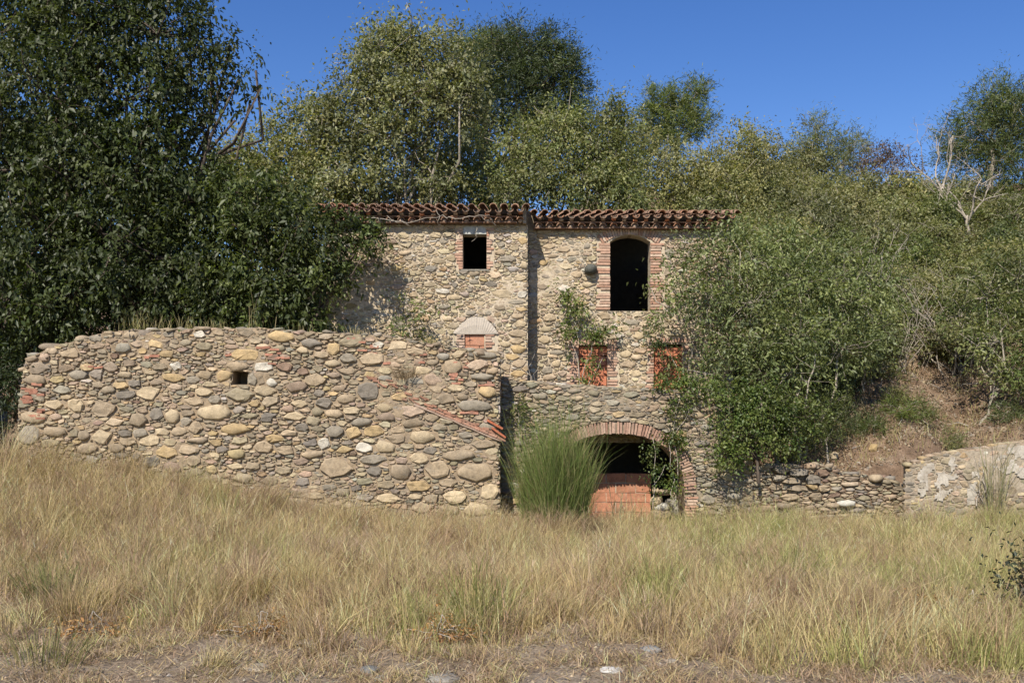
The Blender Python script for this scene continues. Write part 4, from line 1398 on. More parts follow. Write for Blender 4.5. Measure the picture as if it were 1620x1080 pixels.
# undergrowth behind the front wall, left
for i, (x, y, r, lab) in enumerate(((-18, 590, 62, 'dark bush hiding the far left end of the front wall'), (650, 505, 34, 'pale green weed growing at the foot of the house left of the plaster arch'))):
    Yb = 24.7 if i == 0 else 25.5
    b = P(x, y + r * (1.9 if i == 0 else 1), Yb)
    plant('bush', lab, 'bush', b, [near(x, y, Yb, r, r * .6, r, tuple(b)), near(x - 20, y + r * 1.2, Yb, r, r * .5, r * .8, tuple(b)), near(x + r * (.5 if i == 0 else .7), y + r * .3, Yb, r * .7, r * .5, r * .7, tuple(b)), near(x - r * .8, y + r * .4, Yb, r * .7, r * .5, r * .7, tuple(b))],
          6500 if i == 0 else 900, 0.13 if i == 0 else 0.12, 0.045, G_DARK if i == 0 else G_MID + G_LIME, trunk_r=0.03, twigs=30, gapn=0.2, wood='stem', crown='foliage')

# ------------------------------------------------------------------ big trees behind the house
big_tree('nettle_tree', 'tall rounded olive green tree with pale limbs behind the small window', 655, 37,
         [(600, 110, 37, 62), (660, 90, 37, 62), (715, 110, 37.5, 55), (570, 160, 37, 55), (640, 165, 36.5, 62), (705, 175, 37, 55), (610, 225, 36.6, 55), (665, 235, 37.4, 34), (560, 230, 37, 50), (600, 285, 36.5, 45),
          (530, 200, 37, 42), (500, 185, 37, 30), (690, 285, 36.6, 40), (540, 290, 36.4, 50), (640, 60, 37, 36), (600, 70, 37, 30), (745, 140, 37, 34)],
         56000, 0.15, 0.075, G_OLIVE, trunk_r=0.2, fork=(-.2, 0, 4.0), twigs=300, gapn=0.2, cl_r=0.22, limb_r=0.075, inner=0.3)
big_tree('round_tree', 'lower olive green tree between the dark corner tree and the house roof', 430, 38,
         [(400, 262, 38, 52), (462, 222, 38, 50), (430, 280, 37.5, 60), (370, 290, 38, 50), (500, 250, 37.5, 55), (480, 310, 37, 55), (400, 330, 37, 60), (520, 160, 38, 18), (490, 178, 38, 26), (350, 262, 38, 34), (545, 320, 37, 40), (490, 375, 36.5, 46), (440, 405, 36.5, 60), (510, 430, 36.5, 44)],
         44000, 0.15, 0.075, G_OLIVE + G_MID[1:2], trunk_r=0.16, twigs=160, gapn=0.2, cl_r=0.22, limb_r=0.06, inner=0.3)
big_tree('stone_pine', 'dark dense pine with black trunk rising highest behind the house', 775, 42,
         [(780, 100, 42, 60), (850, 105, 42, 60), (890, 110, 42, 42), (750, 100, 42, 42), (820, 80, 42, 45), (870, 75, 42, 30), (820, 150, 42, 60), (885, 160, 42, 48), (770, 160, 42, 50), (840, 200, 42, 50), (900, 195, 42, 35), (760, 200, 42.5, 30), (905, 135, 42, 30)],
         66000, 0.20, 0.035, G_PINE + [(0.09, 0.11, 0.04)], trunk_r=0.34, bark='bark_dark', fork=(.4, 0, 5.5), twigs=80, gapn=0.16, cl_r=0.2, per=18, droop=-0.2, inner=0.4, limb_r=0.12)
big_tree('umbrella_pine', 'bright yellow green pine top peeping out above the dark pine', 770, 47,
         [(770, 70, 47, 40, 40, 18), (800, 66, 47, 34, 34, 15), (740, 82, 47, 30, 30, 18)], 7000, 0.22, 0.03, G_LIME, trunk_r=0.2, bark='bark_dark', fork=(0, 0, 8), twigs=20, droop=-0.6, cl_r=0.16, per=18)
big_tree('grey_oak', 'broad grey green tree above the middle of the roof right of the black trunk', 880, 36,
         [(830, 240, 36, 48), (890, 215, 36, 52), (940, 235, 36, 50), (860, 285, 35.6, 50), (920, 290, 35.6, 52), (970, 270, 36, 48), (810, 300, 35.5, 40), (985, 215, 36.5, 36), (960, 180, 36.5, 32), (990, 310, 35.5, 40)],
         46000, 0.13, 0.06, G_BLUE + G_OLIVE[:2], trunk_r=0.14, twigs=260, gapn=0.18, cl_r=0.2, limb_r=0.06, inner=0.3)
big_tree('light_pine', 'feathery light green pine on the ridge above the arched doorway', 1070, 50,
         [(1050, 170, 50, 36), (1090, 160, 50, 34), (1075, 195, 50, 36), (1110, 190, 50, 24), (1030, 200, 50, 30), (1060, 220, 50, 30), (1100, 150, 50, 22), (1040, 160, 50, 20)], 22000, 0.24, 0.032, G_LIME + G_MID,
         trunk_r=0.12, fork=(0, 0, 3), twigs=80, gapn=0.2, droop=-0.5, per=18, cl_r=0.16)
big_tree('tall_pine', 'tall feathery pine at the right edge of the skyline', 1570, 46,
         [(1570, 160, 46, 42), (1610, 175, 46, 50), (1545, 200, 46, 42), (1590, 225, 46, 55), (1640, 200, 46, 60), (1530, 235, 46, 36), (1505, 215, 46, 24), (1560, 265, 46, 45), (1620, 270, 46, 50), (1500, 250, 46, 28)],
         40000, 0.24, 0.032, G_MID + G_LIME[:1], trunk_r=0.16, fork=(0, 0, 3), twigs=80, gapn=0.2, droop=-0.5, per=18, cl_r=0.2)
big_tree('ridge_pine', 'small feathery pine on the skyline right of the gap beyond the house', 1300, 50,
         [(1290, 205, 50, 24), (1310, 230, 50, 34), (1345, 235, 50, 30), (1375, 235, 50, 22), (1280, 240, 50, 30), (1330, 260, 50, 34)], 14000, 0.22, 0.032, G_OLIVE + G_LIME[:2],
         trunk_r=0.1, fork=(0, 0, 1.2), twigs=50, gapn=0.2, droop=-0.5, per=18, cl_r=0.18)
big_tree('brown_bush', 'brown withered bush on the skyline between the ridge pines', 1400, 49,
         [(1390, 255, 49, 28), (1415, 262, 49, 28), (1370, 268, 49, 22), (1440, 272, 49, 18)], 3500, 0.14, 0.05, [(0.10, 0.06, 0.04), (0.13, 0.085, 0.055), (0.08, 0.055, 0.04)], trunk_r=0.06, twigs=50, cl_r=0.2, wood='stem', crown='foliage')

big_tree('filler_oak' if False else 'hillside_oak', 'dense olive tree filling the gap between the rounded tree and the black trunked pine', 730, 40,
         [(730, 250, 40, 50), (690, 270, 40, 50), (770, 270, 41, 44), (720, 310, 39.5, 55), (660, 310, 39.5, 55), (780, 320, 40, 45), (600, 320, 39.5, 50), (750, 215, 41, 26)], 26000, .14, .07, G_OLIVE + G_BLUE[:2], trunk_r=.1, limb_r=.05, twigs=60, gapn=.3, cl_r=.22, inner=.3)
big_tree('hillside_oak', 'olive green tree beyond the roof between the grey green tree and the ridge pine', 1020, 41,
         [(1000, 240, 41, 46), (1040, 270, 41, 50), (960, 280, 41, 46), (1080, 280, 41, 46), (1120, 265, 41, 42), (1160, 250, 42, 40), (1020, 310, 40.5, 50), (1100, 315, 40.5, 50), (1180, 230, 43, 34), (1160, 300, 41, 50), (1210, 245, 42, 40)], 34000, .13, .065, G_OLIVE, trunk_r=.1, limb_r=.05, twigs=120, gapn=.3, cl_r=.22, inner=.3)
# dead bare trees
def dead_tree(label, px, Y, h, spread, n_l, name='dead_tree'):
    b_ = hill_pt(px, Y)
    root = empty(name, b_); tag(root, label, 'tree')
    mt, mlimb = MB(), MB()
    top = np.array((rng.normal(0, .2), rng.normal(0, .2), h * .55))
    mt.tube(wob((0, 0, -.3), top, 6, .03), .10, .06, 6)
    mt.build('trunk', M['bark'], root, smooth=True, tint=False)

    def grow(p, d, ln_, r, lev):
        n_ = 5
        pts = [np.array(p)]
        dd = np.array(d, float)
        for _ in range(n_):
            dd = dd + rng.normal(0, .22, 3) + np.array((0, 0, .05)); dd /= np.linalg.norm(dd)
            pts.append(pts[-1] + dd * ln_ / n_)
        mlimb.tube(pts, r, r * .45, 4)
        if lev:
            for _ in range(3):
                kk = rng.integers(2, n_ + 1)
                nd = dd + rng.normal(0, .65, 3); nd /= np.linalg.norm(nd)
                grow(pts[kk], nd, ln_ * rng.uniform(.45, .7), r * .5, lev - 1)
    for i in range(n_l):
        a = 2 * math.pi * i / n_l + rng.uniform(-.4, .4)
        grow(top * rng.uniform(.7, 1), np.array((math.cos(a) * spread, math.sin(a) * spread * .6, 1.0)) / math.hypot(spread, 1), h * .55, .05, 3)
    mlimb.build('branches', M['bark'], root, smooth=True, tint=False)


dead_tree('bare white dead tree with forking limbs on the right hand slope', 1535, 40, 3.3, 0.75, 5)
dead_tree('thin bare dead tree left of the larger white one on the slope', 1482, 42, 3.9, 0.3, 3)

# ------------------------------------------------------------------ shrubs on the slope
def shrub_proto(name, label, R, n, L, W, cols, k=9, group=None, bare=0, mat='leaf', **kw):
    pp = sub_puffs((0, 0, R * 0.75), (R, R, R * 0.8), k, (R * .34, R * .55), 0.7, -0.55)
    r = plant(name, label, 'shrub', (0, 0, 0), pp, n, L, W, cols, stems=[((rng.normal(0, .15), rng.normal(0, .15), -.35), (rng.normal(0, .25) * R, rng.normal(0, .25) * R, R * .45)) for _ in range(3)],
              trunk_r=0.035, limb_r=0.022, group=group, twigs=60 + bare, mat=mat, wood='stem', crown='foliage', **kw)
    return r


GRP = 'shrubs covering the slope beside and behind the house'
LBS = ['olive green evergreen shrub among others on the slope', 'grey green shrub with pale twigs on the slope', 'mid green shrub with dense leaves on the slope', 'yellowish green shrub on the slope']
protos = [shrub_proto('slope_shrub', LBS[0], 1.25, 7500, 0.11, 0.05, G_OLIVE, 10, GRP, gapn=.25, inner=.35),
          shrub_proto('slope_shrub', LBS[1], 1.2, 6500, 0.11, 0.045, G_OLIVE[:3] + G_BLUE[1:3], 9, GRP, 60, gapn=.2, inner=.35),
          shrub_proto('slope_shrub', LBS[2], 1.15, 7500, 0.11, 0.05, G_MID + G_BLUE, 10, GRP, gapn=.25, inner=.35),
          shrub_proto('slope_shrub', LBS[3], 1.1, 6500, 0.12, 0.05, G_OLIVE + G_LIME[:2], 9, GRP, 20, gapn=.2, inner=.35)]
first = [True] * 4
spots = []
# (px range, Y range, count, scale range)
for (x0, x1, Y0, Y1, n_, s0, s1) in ((1000, 1240, 33.5, 37, 12, .9, 1.25), (960, 1260, 37, 43, 16, .9, 1.3), (1180, 1420, 29.2, 32.5, 15, .75, 1.1), (1390, 1680, 30.6, 33.5, 14, .8, 1.1), (1240, 1680, 33.5, 37, 20, .9, 1.3),
                                     (1240, 1680, 37, 42, 17, .9, 1.35), (1150, 1680, 42, 47, 15, .9, 1.4), (1120, 1400, 47, 51, 10, .9, 1.35), (700, 1000, 34.5, 37, 10, .9, 1.2), (430, 720, 34.5, 36.5, 9, .9, 1.25), (620, 1000, 40, 46, 10, 1.2, 1.7), (250, 620, 40, 46, 10, 1.2, 1.7)):
    got = 0
    for _ in range(n_ * 40):
        if got >= n_: break
        Y = rng.uniform(Y0, Y1); px = rng.uniform(x0, x1)
        p = hill_pt(px, Y)
        if p.x < 5.6 and Y < 33.5: continue
        if 1290 < px < 1400 and Y > 46.5: continue
        s = rng.uniform(s0, s1)
        if any((p - q_).length < 1.15 * (s + t) * .62 for q_, t in spots): continue
        spots.append((p, s)); got += 1
for i, (p, s) in enumerate(spots):
    kdx = int(rng.choice(4, p=[.36, .26, .2, .18]))
    sx, sy = 810 + p.x / p.y * F, HOR - (p.z + 1 - EYE) / p.y * F
    where = ('left of the house roof' if sx < 520 else 'above the left half of the roof' if sx < 835 else 'above the arched doorway' if sx < 1060 else
             ('low beside the house end' if sy > 380 else 'above the right end of the roof') if sx < 1240 else
             ('on the middle of the slope above the bare bank' if sy > 400 else 'high on the slope left of the white dead tree' if sy > 290 else 'on the skyline left of the white dead tree') if sx < 1460 else
             ('just above the bare bank at the right edge' if sy > 420 else 'on the slope below the white dead tree' if sy > 330 else 'on the skyline at the right edge'))
    lab_ = LBS[kdx].replace(' on the slope', '').replace(' among others', '') + ', ' + where
    sc3 = (s * rng.uniform(.9, 1.15), s * rng.uniform(.9, 1.15), s * rng.uniform(.8, 1.1))
    if first[kdx]:
        o = protos[kdx]; first[kdx] = False
        o.location = p; o.scale = sc3; o.rotation_euler = (0, 0, rng.uniform(0, 6.28)); o['label'] = lab_
    else:
        dup(protos[kdx], p, rng.uniform(0, 6.28), sc3, lab_)

# bare dead brush among the shrubs
def dead_brush(name, label, h):
    root = empty(name, (0, 0, 0)); tag(root, label, 'dead brush', 'bare dead brush on the slope')
    mb = MB()
    for i in range(16):
        a_ = rng.uniform(0, 6.28); l_ = rng.uniform(.5, 1.1) * h
        e_ = np.array((math.cos(a_) * .55 * l_, math.sin(a_) * .4 * l_, l_ * .85))
        st_ = wob((rng.normal(0, .1), rng.normal(0, .1), -.2), e_, 6, .05)
        mb.tube(st_, .017, .006, 4)
        for _ in range(4):
            p_ = st_[rng.integers(2, 6)]
            mb.tube(wob(p_, p_ + rng.normal(0, .3, 3) * h * .5 + np.array((0, 0, .12)), 4, .1), .007, .003, 3)
    mb.build('branches', M['bark'], root, smooth=True, tint=False)
    return root


db = None
for (x, Y, lab) in ((1215, 28.6, 'pale bare dead brush low on the slope beside the house end'), (1290, 29.2, 'pale bare dead brush left of the bare bank top'), (1420, 30.3, 'pale bare dead brush just above the middle of the bank'), (1465, 31.5, 'pale bare dead brush on the slope right of the bank middle'),
                    (1250, 33.0, 'pale bare dead brush high beside the roof end'), (1350, 33.5, 'pale bare dead brush in the middle of the slope'), (1520, 30.6, 'pale bare dead brush at the upper right of the bare bank'), (1180, 34.5, 'pale bare dead brush above the right end of the roof')):
    p = hill_pt(x, Y)
    if db is None:
        db = dead_brush('dead_brush', lab, 2.4); o = db; o.location = p
    else:
        o = dup(db, p, rng.uniform(0, 6.28), (rng.uniform(.8, 1.3),) * 3, lab)
# shrubs close to the house on the right
b = P(1255, 690, 25.9); b.z = float(hz(b.x, 25.9)); ref = tuple(b)
pf = []
for (x, y, Y, r, ry) in ((1115, 405, 25.6, 44, 40), (1068, 462, 25.4, 24, 30), (1125, 470, 25.3, 50, 50), (1190, 410, 25.8, 62, 52), (1190, 480, 25.3, 66, 58), (1260, 450, 25.9, 66, 56), (1260, 530, 25.4, 66, 52), (1145, 545, 25.3, 40, 44),
                         (1190, 560, 25.3, 56, 44), (1330, 480, 26.4, 66, 60), (1330, 550, 26.0, 60, 46), (1120, 592, 25.3, 24, 18), (1030, 455, 25.5, 9, 14), (1046, 500, 25.5, 10, 12), (1250, 590, 25.4, 50, 34), (1380, 520, 27, 50, 45), (1150, 366, 25.8, 28, 18),
                         (1075, 372, 25.7, 14, 10), (1058, 405, 25.6, 9, 14), (1380, 440, 27.4, 60, 50), (1230, 380, 26.6, 50, 40), (1310, 410, 27, 56, 44)):
    pf.append(near(x, y, Y, r, r * .7, ry, ref))
plant('privet_tree', 'sprawling grey green tree hiding the right end of the house front', 'tree', b, pf, 34000, 0.115, 0.05, [(.8 * a_, .84 * b_, .85 * c_) for a_, b_, c_ in G_BLUE] + G_BLUE[:2],
      stems=[((0, 0, -.3), (.25, 0, 2.6)), ((-.3, .1, -.3), (-1.0, -.1, 2.5)), ((.3, .2, -.3), (1.2, .2, 2.6))], trunk_r=0.05, limb_r=0.03, twigs=240, gapn=0.28, cl_r=0.17, inner=0.25)

b = P(1200, 745, 24.55); ref = tuple(b)
pf = [near(x, y, Y, r, r * .7, ry, ref) for (x, y, Y, r, ry) in ((1168, 655, 24.5, 40, 34), (1215, 650, 24.6, 48, 36), (1260, 670, 24.8, 40, 34), (1180, 690, 24.4, 40, 28), (1235, 700, 24.7, 36, 26), (1145, 718, 24.3, 34, 24),
                                                                  (1132, 690, 24.4, 18, 18), (1270, 650, 25.0, 28, 24), (1140, 625, 24.5, 30, 14), (1200, 622, 24.6, 36, 14))]
plant('hawthorn_bush', 'dense fresh green bush in front of the right end of the arched wall', 'bush', b, pf, 13000, 0.075, 0.05, G_FRESH + G_MID[:2], trunk_r=0.05, bark='bark_dark', twigs=90, gapn=0.34, cl_r=0.12, inner=0.5, wood='stem', crown='foliage')
b = P(1310, 715, 25.8); ref = tuple(b)
pf = [near(x, y, 25.9, r, r * .7, ry, ref) for (x, y, r, ry) in ((1300, 650, 30, 34), (1325, 660, 24, 30), (1290, 690, 24, 22))]
plant('juniper_bush', 'feathery dull green bush between the dense fresh bush and the bare bank', 'bush', b, pf, 5000, 0.11, 0.018, G_BLUE + G_MID[:2], trunk_r=0.03, twigs=30, droop=-.3, cl_r=.1, wood='stem', crown='foliage')
for (x, y, Y, r, cols_, lab) in ((1420, 668, 26.7, 22, G_LIME, 'small yellow green broom tuft low on the bare bank'), (1380, 680, 26.4, 18, G_LIME, 'low yellowish tuft left of the broom tuft on the bank'), (1455, 645, 27.2, 18, G_MID, 'small green tuft higher on the bare bank'), (1500, 690, 26.4, 16, G_OLIVE, 'dull tuft at the foot of the bank behind the plastered wall'), (1410, 600, 28.4, 17, G_OLIVE, 'dull green tuft near the top of the bare bank'), (1590, 640, 27.0, 20, G_MID, 'green tuft on the bank at the right edge'), (1350, 640, 26.9, 17, G_BLUE, 'grey green tuft beside the feathery bush on the bank')):
    b = Vector(((x - 810) / F * Y, Y, 0)); b.z = float(hz(b.x, Y))
    plant('bank_tuft', lab, 'bush', b, [(0, 0, .25, r * Y / F, r * Y / F * .7, .3), (.25, 0, .2, r * Y / F * .7, .2, .22)], 1300, 0.14, 0.014, cols_, trunk_r=0.015, limb_r=.01, twigs=8, droop=-.9, cl_r=.09, wood='stem', crown='foliage')
b = Vector(((1545 - 810) / F * 27.6, 27.6, 0)); b.z = float(hz(b.x, 27.6))
plant('slope_tree', 'slender green tree on the bank near the right edge throwing shade on the bare earth', 'tree', b,
      [near(x, y, Y, r, r * .7, r * .85, tuple(b)) for (x, y, Y, r) in ((1560, 470, 28, 60), (1610, 440, 28, 60), (1580, 540, 27.6, 56), (1520, 500, 28.4, 46), (1640, 530, 27.6, 60), (1600, 590, 27.2, 40), (1640, 610, 27, 46))],
      13000, 0.115, 0.05, G_MID + G_OLIVE[:2], trunk_r=0.05, limb_r=.03, twigs=90, gapn=.25, inner=.3)
mb = MB()
for i in range(420):
    x_, y_ = rng.uniform(6.4, 15.5), 25.45 + 6 * rng.random() ** 1.5
    r_ = rng.uniform(.02, .075) * (1.6 if rng.random() < .08 else 1)
    z_ = float(hz(x_, y_)); c_ = pick(PAL_RUIN)
    V = [(x_ + math.cos(t) * r_ * rng.uniform(.7, 1.3), y_ + math.sin(t) * r_ * rng.uniform(.7, 1.2), z_ - .02 + .55 * math.sin(t) * r_) for t in np.linspace(0, 6.28, 7)[:-1]] + [(x_ + rng.normal(0, r_ * .3), y_ - r_ * .4, z_ + r_ * .75)]
    mb.add(V, [(k_, (k_ + 1) % 6, 6) for k_ in range(6)], c_)
tag(mb.build('bank_stones', M['stone']), 'small broken stones scattered over the bare bank', 'stones', kind='stuff')
mb = MB()
for i in range(60):
    x_, y_ = rng.uniform(6.6, 15.5), rng.uniform(25.9, 30)
    p0 = np.array((x_, y_, float(hz(x_, y_)) + .03)); q0 = p0 + np.array((rng.normal(0, .5), rng.normal(0, .3), 0)); q0[2] = float(hz(q0[0], q0[1])) + rng.uniform(.02, .3)
    mb.tube(wob(p0, q0, 5, .1), rng.uniform(.008, .02), .005, 4, (.3, .25, .2))
tag(mb.build('fallen_twigs', M['bark_dry'], None, (0, 0, 0), True, False), 'dead twigs and roots lying on the bare bank', 'twigs', kind='stuff')
# two pale leaning stems
for (x0, y0, x1, y1, Y, lab) in ((1268, 672, 1290, 560, 25.0, 'pale bare stem leaning in front of the green bushes'), (1395, 400, 1391, 520, 28.0, 'thin pale dead sapling standing on the slope')):
    mb = MB()
    a_, c_ = P(x0, y0, Y), P(x1, y1, Y)
    if y0 < y1: a_, c_ = c_, a_
    mb.tube(wob(tuple(Vector((0, 0, 0))), tuple(c_ - a_), 6, .015), .03, .014, 5)
    for _ in range(4):
        t = rng.uniform(.5, .95)
        s_ = np.array(c_ - a_) * t
        mb.tube(wob(s_, s_ + np.array((rng.normal(0, .25), rng.normal(0, .2), rng.uniform(.2, .5))), 4, .05), .009, .004, 3)
    o = mb.build('bare_sapling', M['bark'], None, a_, True, False)
    tag(o, lab, 'sapling')

# ------------------------------------------------------------------ creepers on the walls
def creeper(label, puffs, n, L, W, cols, base, stems, mat='leaf', gap=0.2, per=10, cl=0.1):
    root = empty('creeper', base); tag(root, label, 'creeper')
    ref_ = tuple(base)
    pp = [near(*p, ref=ref_) for p in puffs]
    geo, cc, idx = crown_parts(pp, n, L, W, cols, cl_r=cl, per=per, droop=.6, inner=.1, gapn=gap)
    V, Fc, C = geo
    link('foliage', mesh_np('foliage', V, Fc, C), M[mat], root)
    mb = MB()
    for st in stems:
        pts = [np.array(P(*p)) - np.array(ref_) for p in st]
        fine = []
        for a, c in zip(pts, pts[1:]):
            fine += list(wob(a, c, 4, .06))[:-1]
        fine.append(pts[-1])
        mb.tube(fine, .014, .006, 4)
    mb.build('stem', M['bark_dry'], root, smooth=True, tint=False)
    return root


creeper('patch of green creeper between the arched doorway and the bricked window below', [(905, 480, 26.35, 26, 3, 14), (925, 492, 26.35, 22, 3, 12), (915, 525, 26.3, 34, 4, 12), (965, 520, 26.32, 16, 3, 12), (945, 535, 26.3, 26, 4, 9), (895, 470, 26.35, 14, 3, 14), (900, 535, 26.3, 16, 4, 10)],
        1250, 0.12, 0.055, G_MID + G_FRESH + G_LIME[:1], P(912, 610, 26.35), [[(918, 612, 26.35), (912, 560, 26.35), (905, 500, 26.38)], [(918, 612, 26.35), (935, 560, 26.38), (940, 520, 26.38)], [(905, 500, 26.38), (950, 495, 26.38)]], gap=0.1)
creeper('dry wisps of creeper in front of the left bricked up window', [(930, 570, 26.3, 10, 2, 14), (942, 590, 26.3, 12, 2, 12), (928, 602, 26.3, 14, 3, 8), (900, 555, 26.35, 12, 2, 8)], 260, 0.10, 0.045, G_LIME + G_MID, P(925, 612, 26.3),
        [[(922, 612, 26.3), (925, 580, 26.32), (935, 552, 26.33)], [(930, 612, 26.3), (945, 585, 26.32), (955, 560, 26.33)]], gap=0)
creeper('leafy creeper hanging across the right bricked up window', [(1045, 545, 26.2, 16, 4, 14), (1065, 570, 26.2, 22, 4, 20), (1035, 520, 26.2, 18, 4, 20), (1085, 598, 26.2, 14, 4, 10), (1055, 600, 26.2, 16, 4, 10), (1020, 530, 26.3, 12, 3, 12)], 700, 0.11, 0.05, G_BLUE + G_MID, P(1075, 612, 26.2),
        [[(1080, 612, 26.2), (1065, 570, 26.2), (1040, 530, 26.25)], [(1085, 612, 26.2), (1095, 560, 26.2), (1090, 510, 26.25)]], gap=0)
creeper('yellow green creeper hanging down the wall right of the brick arch', [(1070, 640, 24.85, 16, 4, 20), (1085, 665, 24.85, 18, 4, 20), (1068, 690, 24.85, 14, 4, 18), (1072, 730, 24.8, 10, 4, 24), (1066, 765, 24.8, 10, 4, 24), (1090, 635, 24.85, 20, 4, 10)], 1900, 0.07, 0.045, G_LIME + G_FRESH + [(0.17, 0.15, 0.03)], P(1070, 795, 24.8),
        [[(1068, 800, 24.8), (1072, 740, 24.85), (1064, 690, 24.88), (1076, 630, 24.88)], [(1072, 800, 24.8), (1060, 740, 24.8), (1058, 700, 24.8)], [(1064, 690, 24.88), (1090, 650, 24.9)]], gap=0.1)
creeper('narrow strand of ivy hanging inside the arch opening', [(1033, 710, 24.9, 6, 4, 18), (1034, 745, 24.9, 6, 4, 22), (1030, 780, 24.9, 6, 4, 20), (1045, 740, 24.95, 8, 4, 10)], 520, 0.065, 0.045, G_FRESH + G_MID, P(1032, 800, 24.9),
        [[(1032, 805, 24.9), (1034, 750, 24.9), (1032, 690, 24.9)], [(1032, 770, 24.9), (1052, 735, 24.92)]], gap=0)
creeper('green weeds growing along the terrace edge right of the windows', [(1050, 612, 25.0, 26, 8, 8), (1090, 606, 25.0, 30, 8, 12), (1125, 612, 25.0, 26, 8, 12)], 1100, 0.09, 0.05, G_FRESH + G_LIME[:2], P(1090, 622, 25.0), [[(1080, 622, 25.0), (1100, 605, 25.0)]], gap=0)
creeper('leafy shoot climbing the wall edge beside the green broom', [(822, 640, 24.7, 10, 6, 16), (825, 665, 24.6, 14, 6, 14)], 350, 0.09, 0.035, G_FRESH + G_MID, P(822, 690, 24.6), [[(822, 700, 24.6), (820, 650, 24.7), (824, 625, 24.8)]], gap=0)
# dried creeper stems below the eaves
def dry_stems(label, lines, r=.012):
    b_ = P(*lines[0][0])
    mb = MB()
    for st in lines:
        pts = [np.array(P(*p)) - np.array(b_) for p in st]
        fine = []
        for a, c in zip(pts, pts[1:]): fine += list(wob(a, c, 4, .09))[:-1]
        fine.append(pts[-1])
        mb.tube(fine, r, r * .5, 4)
    o = mb.build('dry_creeper', M['bark_dry'], None, b_, True, False)
    tag(o, label, 'dead creeper')


dry_stems('dry pale creeper stems trailing along the left eaves',
          [[(580, 344, 25.55), (600, 346, 25.5), (622, 350, 25.5), (660, 349, 25.55), (700, 340, 25.5)], [(612, 341, 25.5), (628, 352, 25.5), (645, 354, 25.6)], [(690, 332, 25.45), (695, 345, 25.5), (692, 352, 25.6), (698, 357, 25.8)],
           [(760, 341, 25.5), (768, 349, 25.55), (780, 352, 25.6)], [(775, 345, 25.5), (783, 355, 25.7), (786, 361, 25.85)], [(700, 340, 25.5), (720, 346, 25.5), (750, 343, 25.5), (775, 340, 25.45)], [(641, 353, 25.6), (650, 358, 25.8)]])
dry_stems('pale dry stem dangling in front of the small window', [[(756, 356, 25.9), (752, 368, 25.9), (755, 374, 25.85), (746, 382, 25.85)]], .01)
dry_stems('dry stems rising at the foot of the dark wall step', [[(842, 605, 25.4), (836, 580, 25.5), (846, 560, 25.6)], [(845, 605, 25.4), (850, 585, 25.4), (853, 570, 25.5)], [(840, 605, 25.4), (832, 575, 25.5)]], .008)
dry_stems('dark dry vine stems climbing the plastered low wall', [[(1560, 800, 24.1), (1555, 760, 24.12), (1552, 718, 24.15)], [(1563, 805, 24.1), (1566, 770, 24.12), (1558, 735, 24.12), (1560, 712, 24.2)], [(1545, 800, 24.1), (1550, 765, 24.12), (1556, 740, 24.12)]], .022)

# ------------------------------------------------------------------ broom in front of the arch
def broom(name, label, cat, base, n, h, spread, cols, w=0.012, stray=0.2, bn=0.45):
    root = empty(name, base); tag(root, label, cat)
    a = rng.uniform(0, 2 * math.pi, n); r = rng.random(n) ** .6
    bs = np.stack([np.cos(a) * r * spread * .45, np.sin(a) * r * spread * .35, np.zeros(n)], -1)
    hh = h * rng.uniform(.45, 1.0, n) * (1 - .28 * r)
    if n > 3000:      # several root crowns growing into each other
        nc = 13
        cc_ = np.stack([rng.uniform(-.42, .42, nc) * spread, rng.uniform(-.3, .3, nc) * spread, np.zeros(nc)], -1)
        ci = rng.integers(0, nc, n)
        bs = cc_[ci] + bs * .22
        hc = rng.uniform(.66, 1.0, nc) * (1 - .5 * np.abs(cc_[:, 0]) / spread)
        hh = h * hc[ci] * rng.uniform(.3, 1.0, n) ** .9
        r = r * .8
        tnt = rng.uniform(.78, 1.25, nc)[ci]
    ln_ = np.stack([np.cos(a), np.sin(a)], -1) * (r * spread * .55 / h)[:, None] + rng.normal(0, .12, (n, 2))
    c1 = tints(n, cols)
    if n > 3000: c1 = c1 * tnt[:, None]
    g1 = blades_geo(bs, hh, ln_, np.full(n, w), c1, .5, 4)
    m = int(n * 1.6)
    i = rng.integers(0, n, m); t = rng.uniform(.25, .9, m)
    ld = np.concatenate([ln_, np.zeros((n, 1))], 1)
    p = bs[i] + ld[i] * (hh[i] * (t * .5 + .5 * t * t))[:, None]; p[:, 2] += hh[i] * t * .97
    g2 = blades_geo(p, hh[i] * rng.uniform(.15, .4, m), ln_[i] + rng.normal(0, bn, (m, 2)), np.full(m, w * .7), tints(m, cols), .3, 2)
    V, Fc, C = merge([g1, g2])
    link('stems', mesh_np('stems', V, Fc, C), M['grass' if name == 'dry_clump' else 'leaf_dull'], root)
    return root


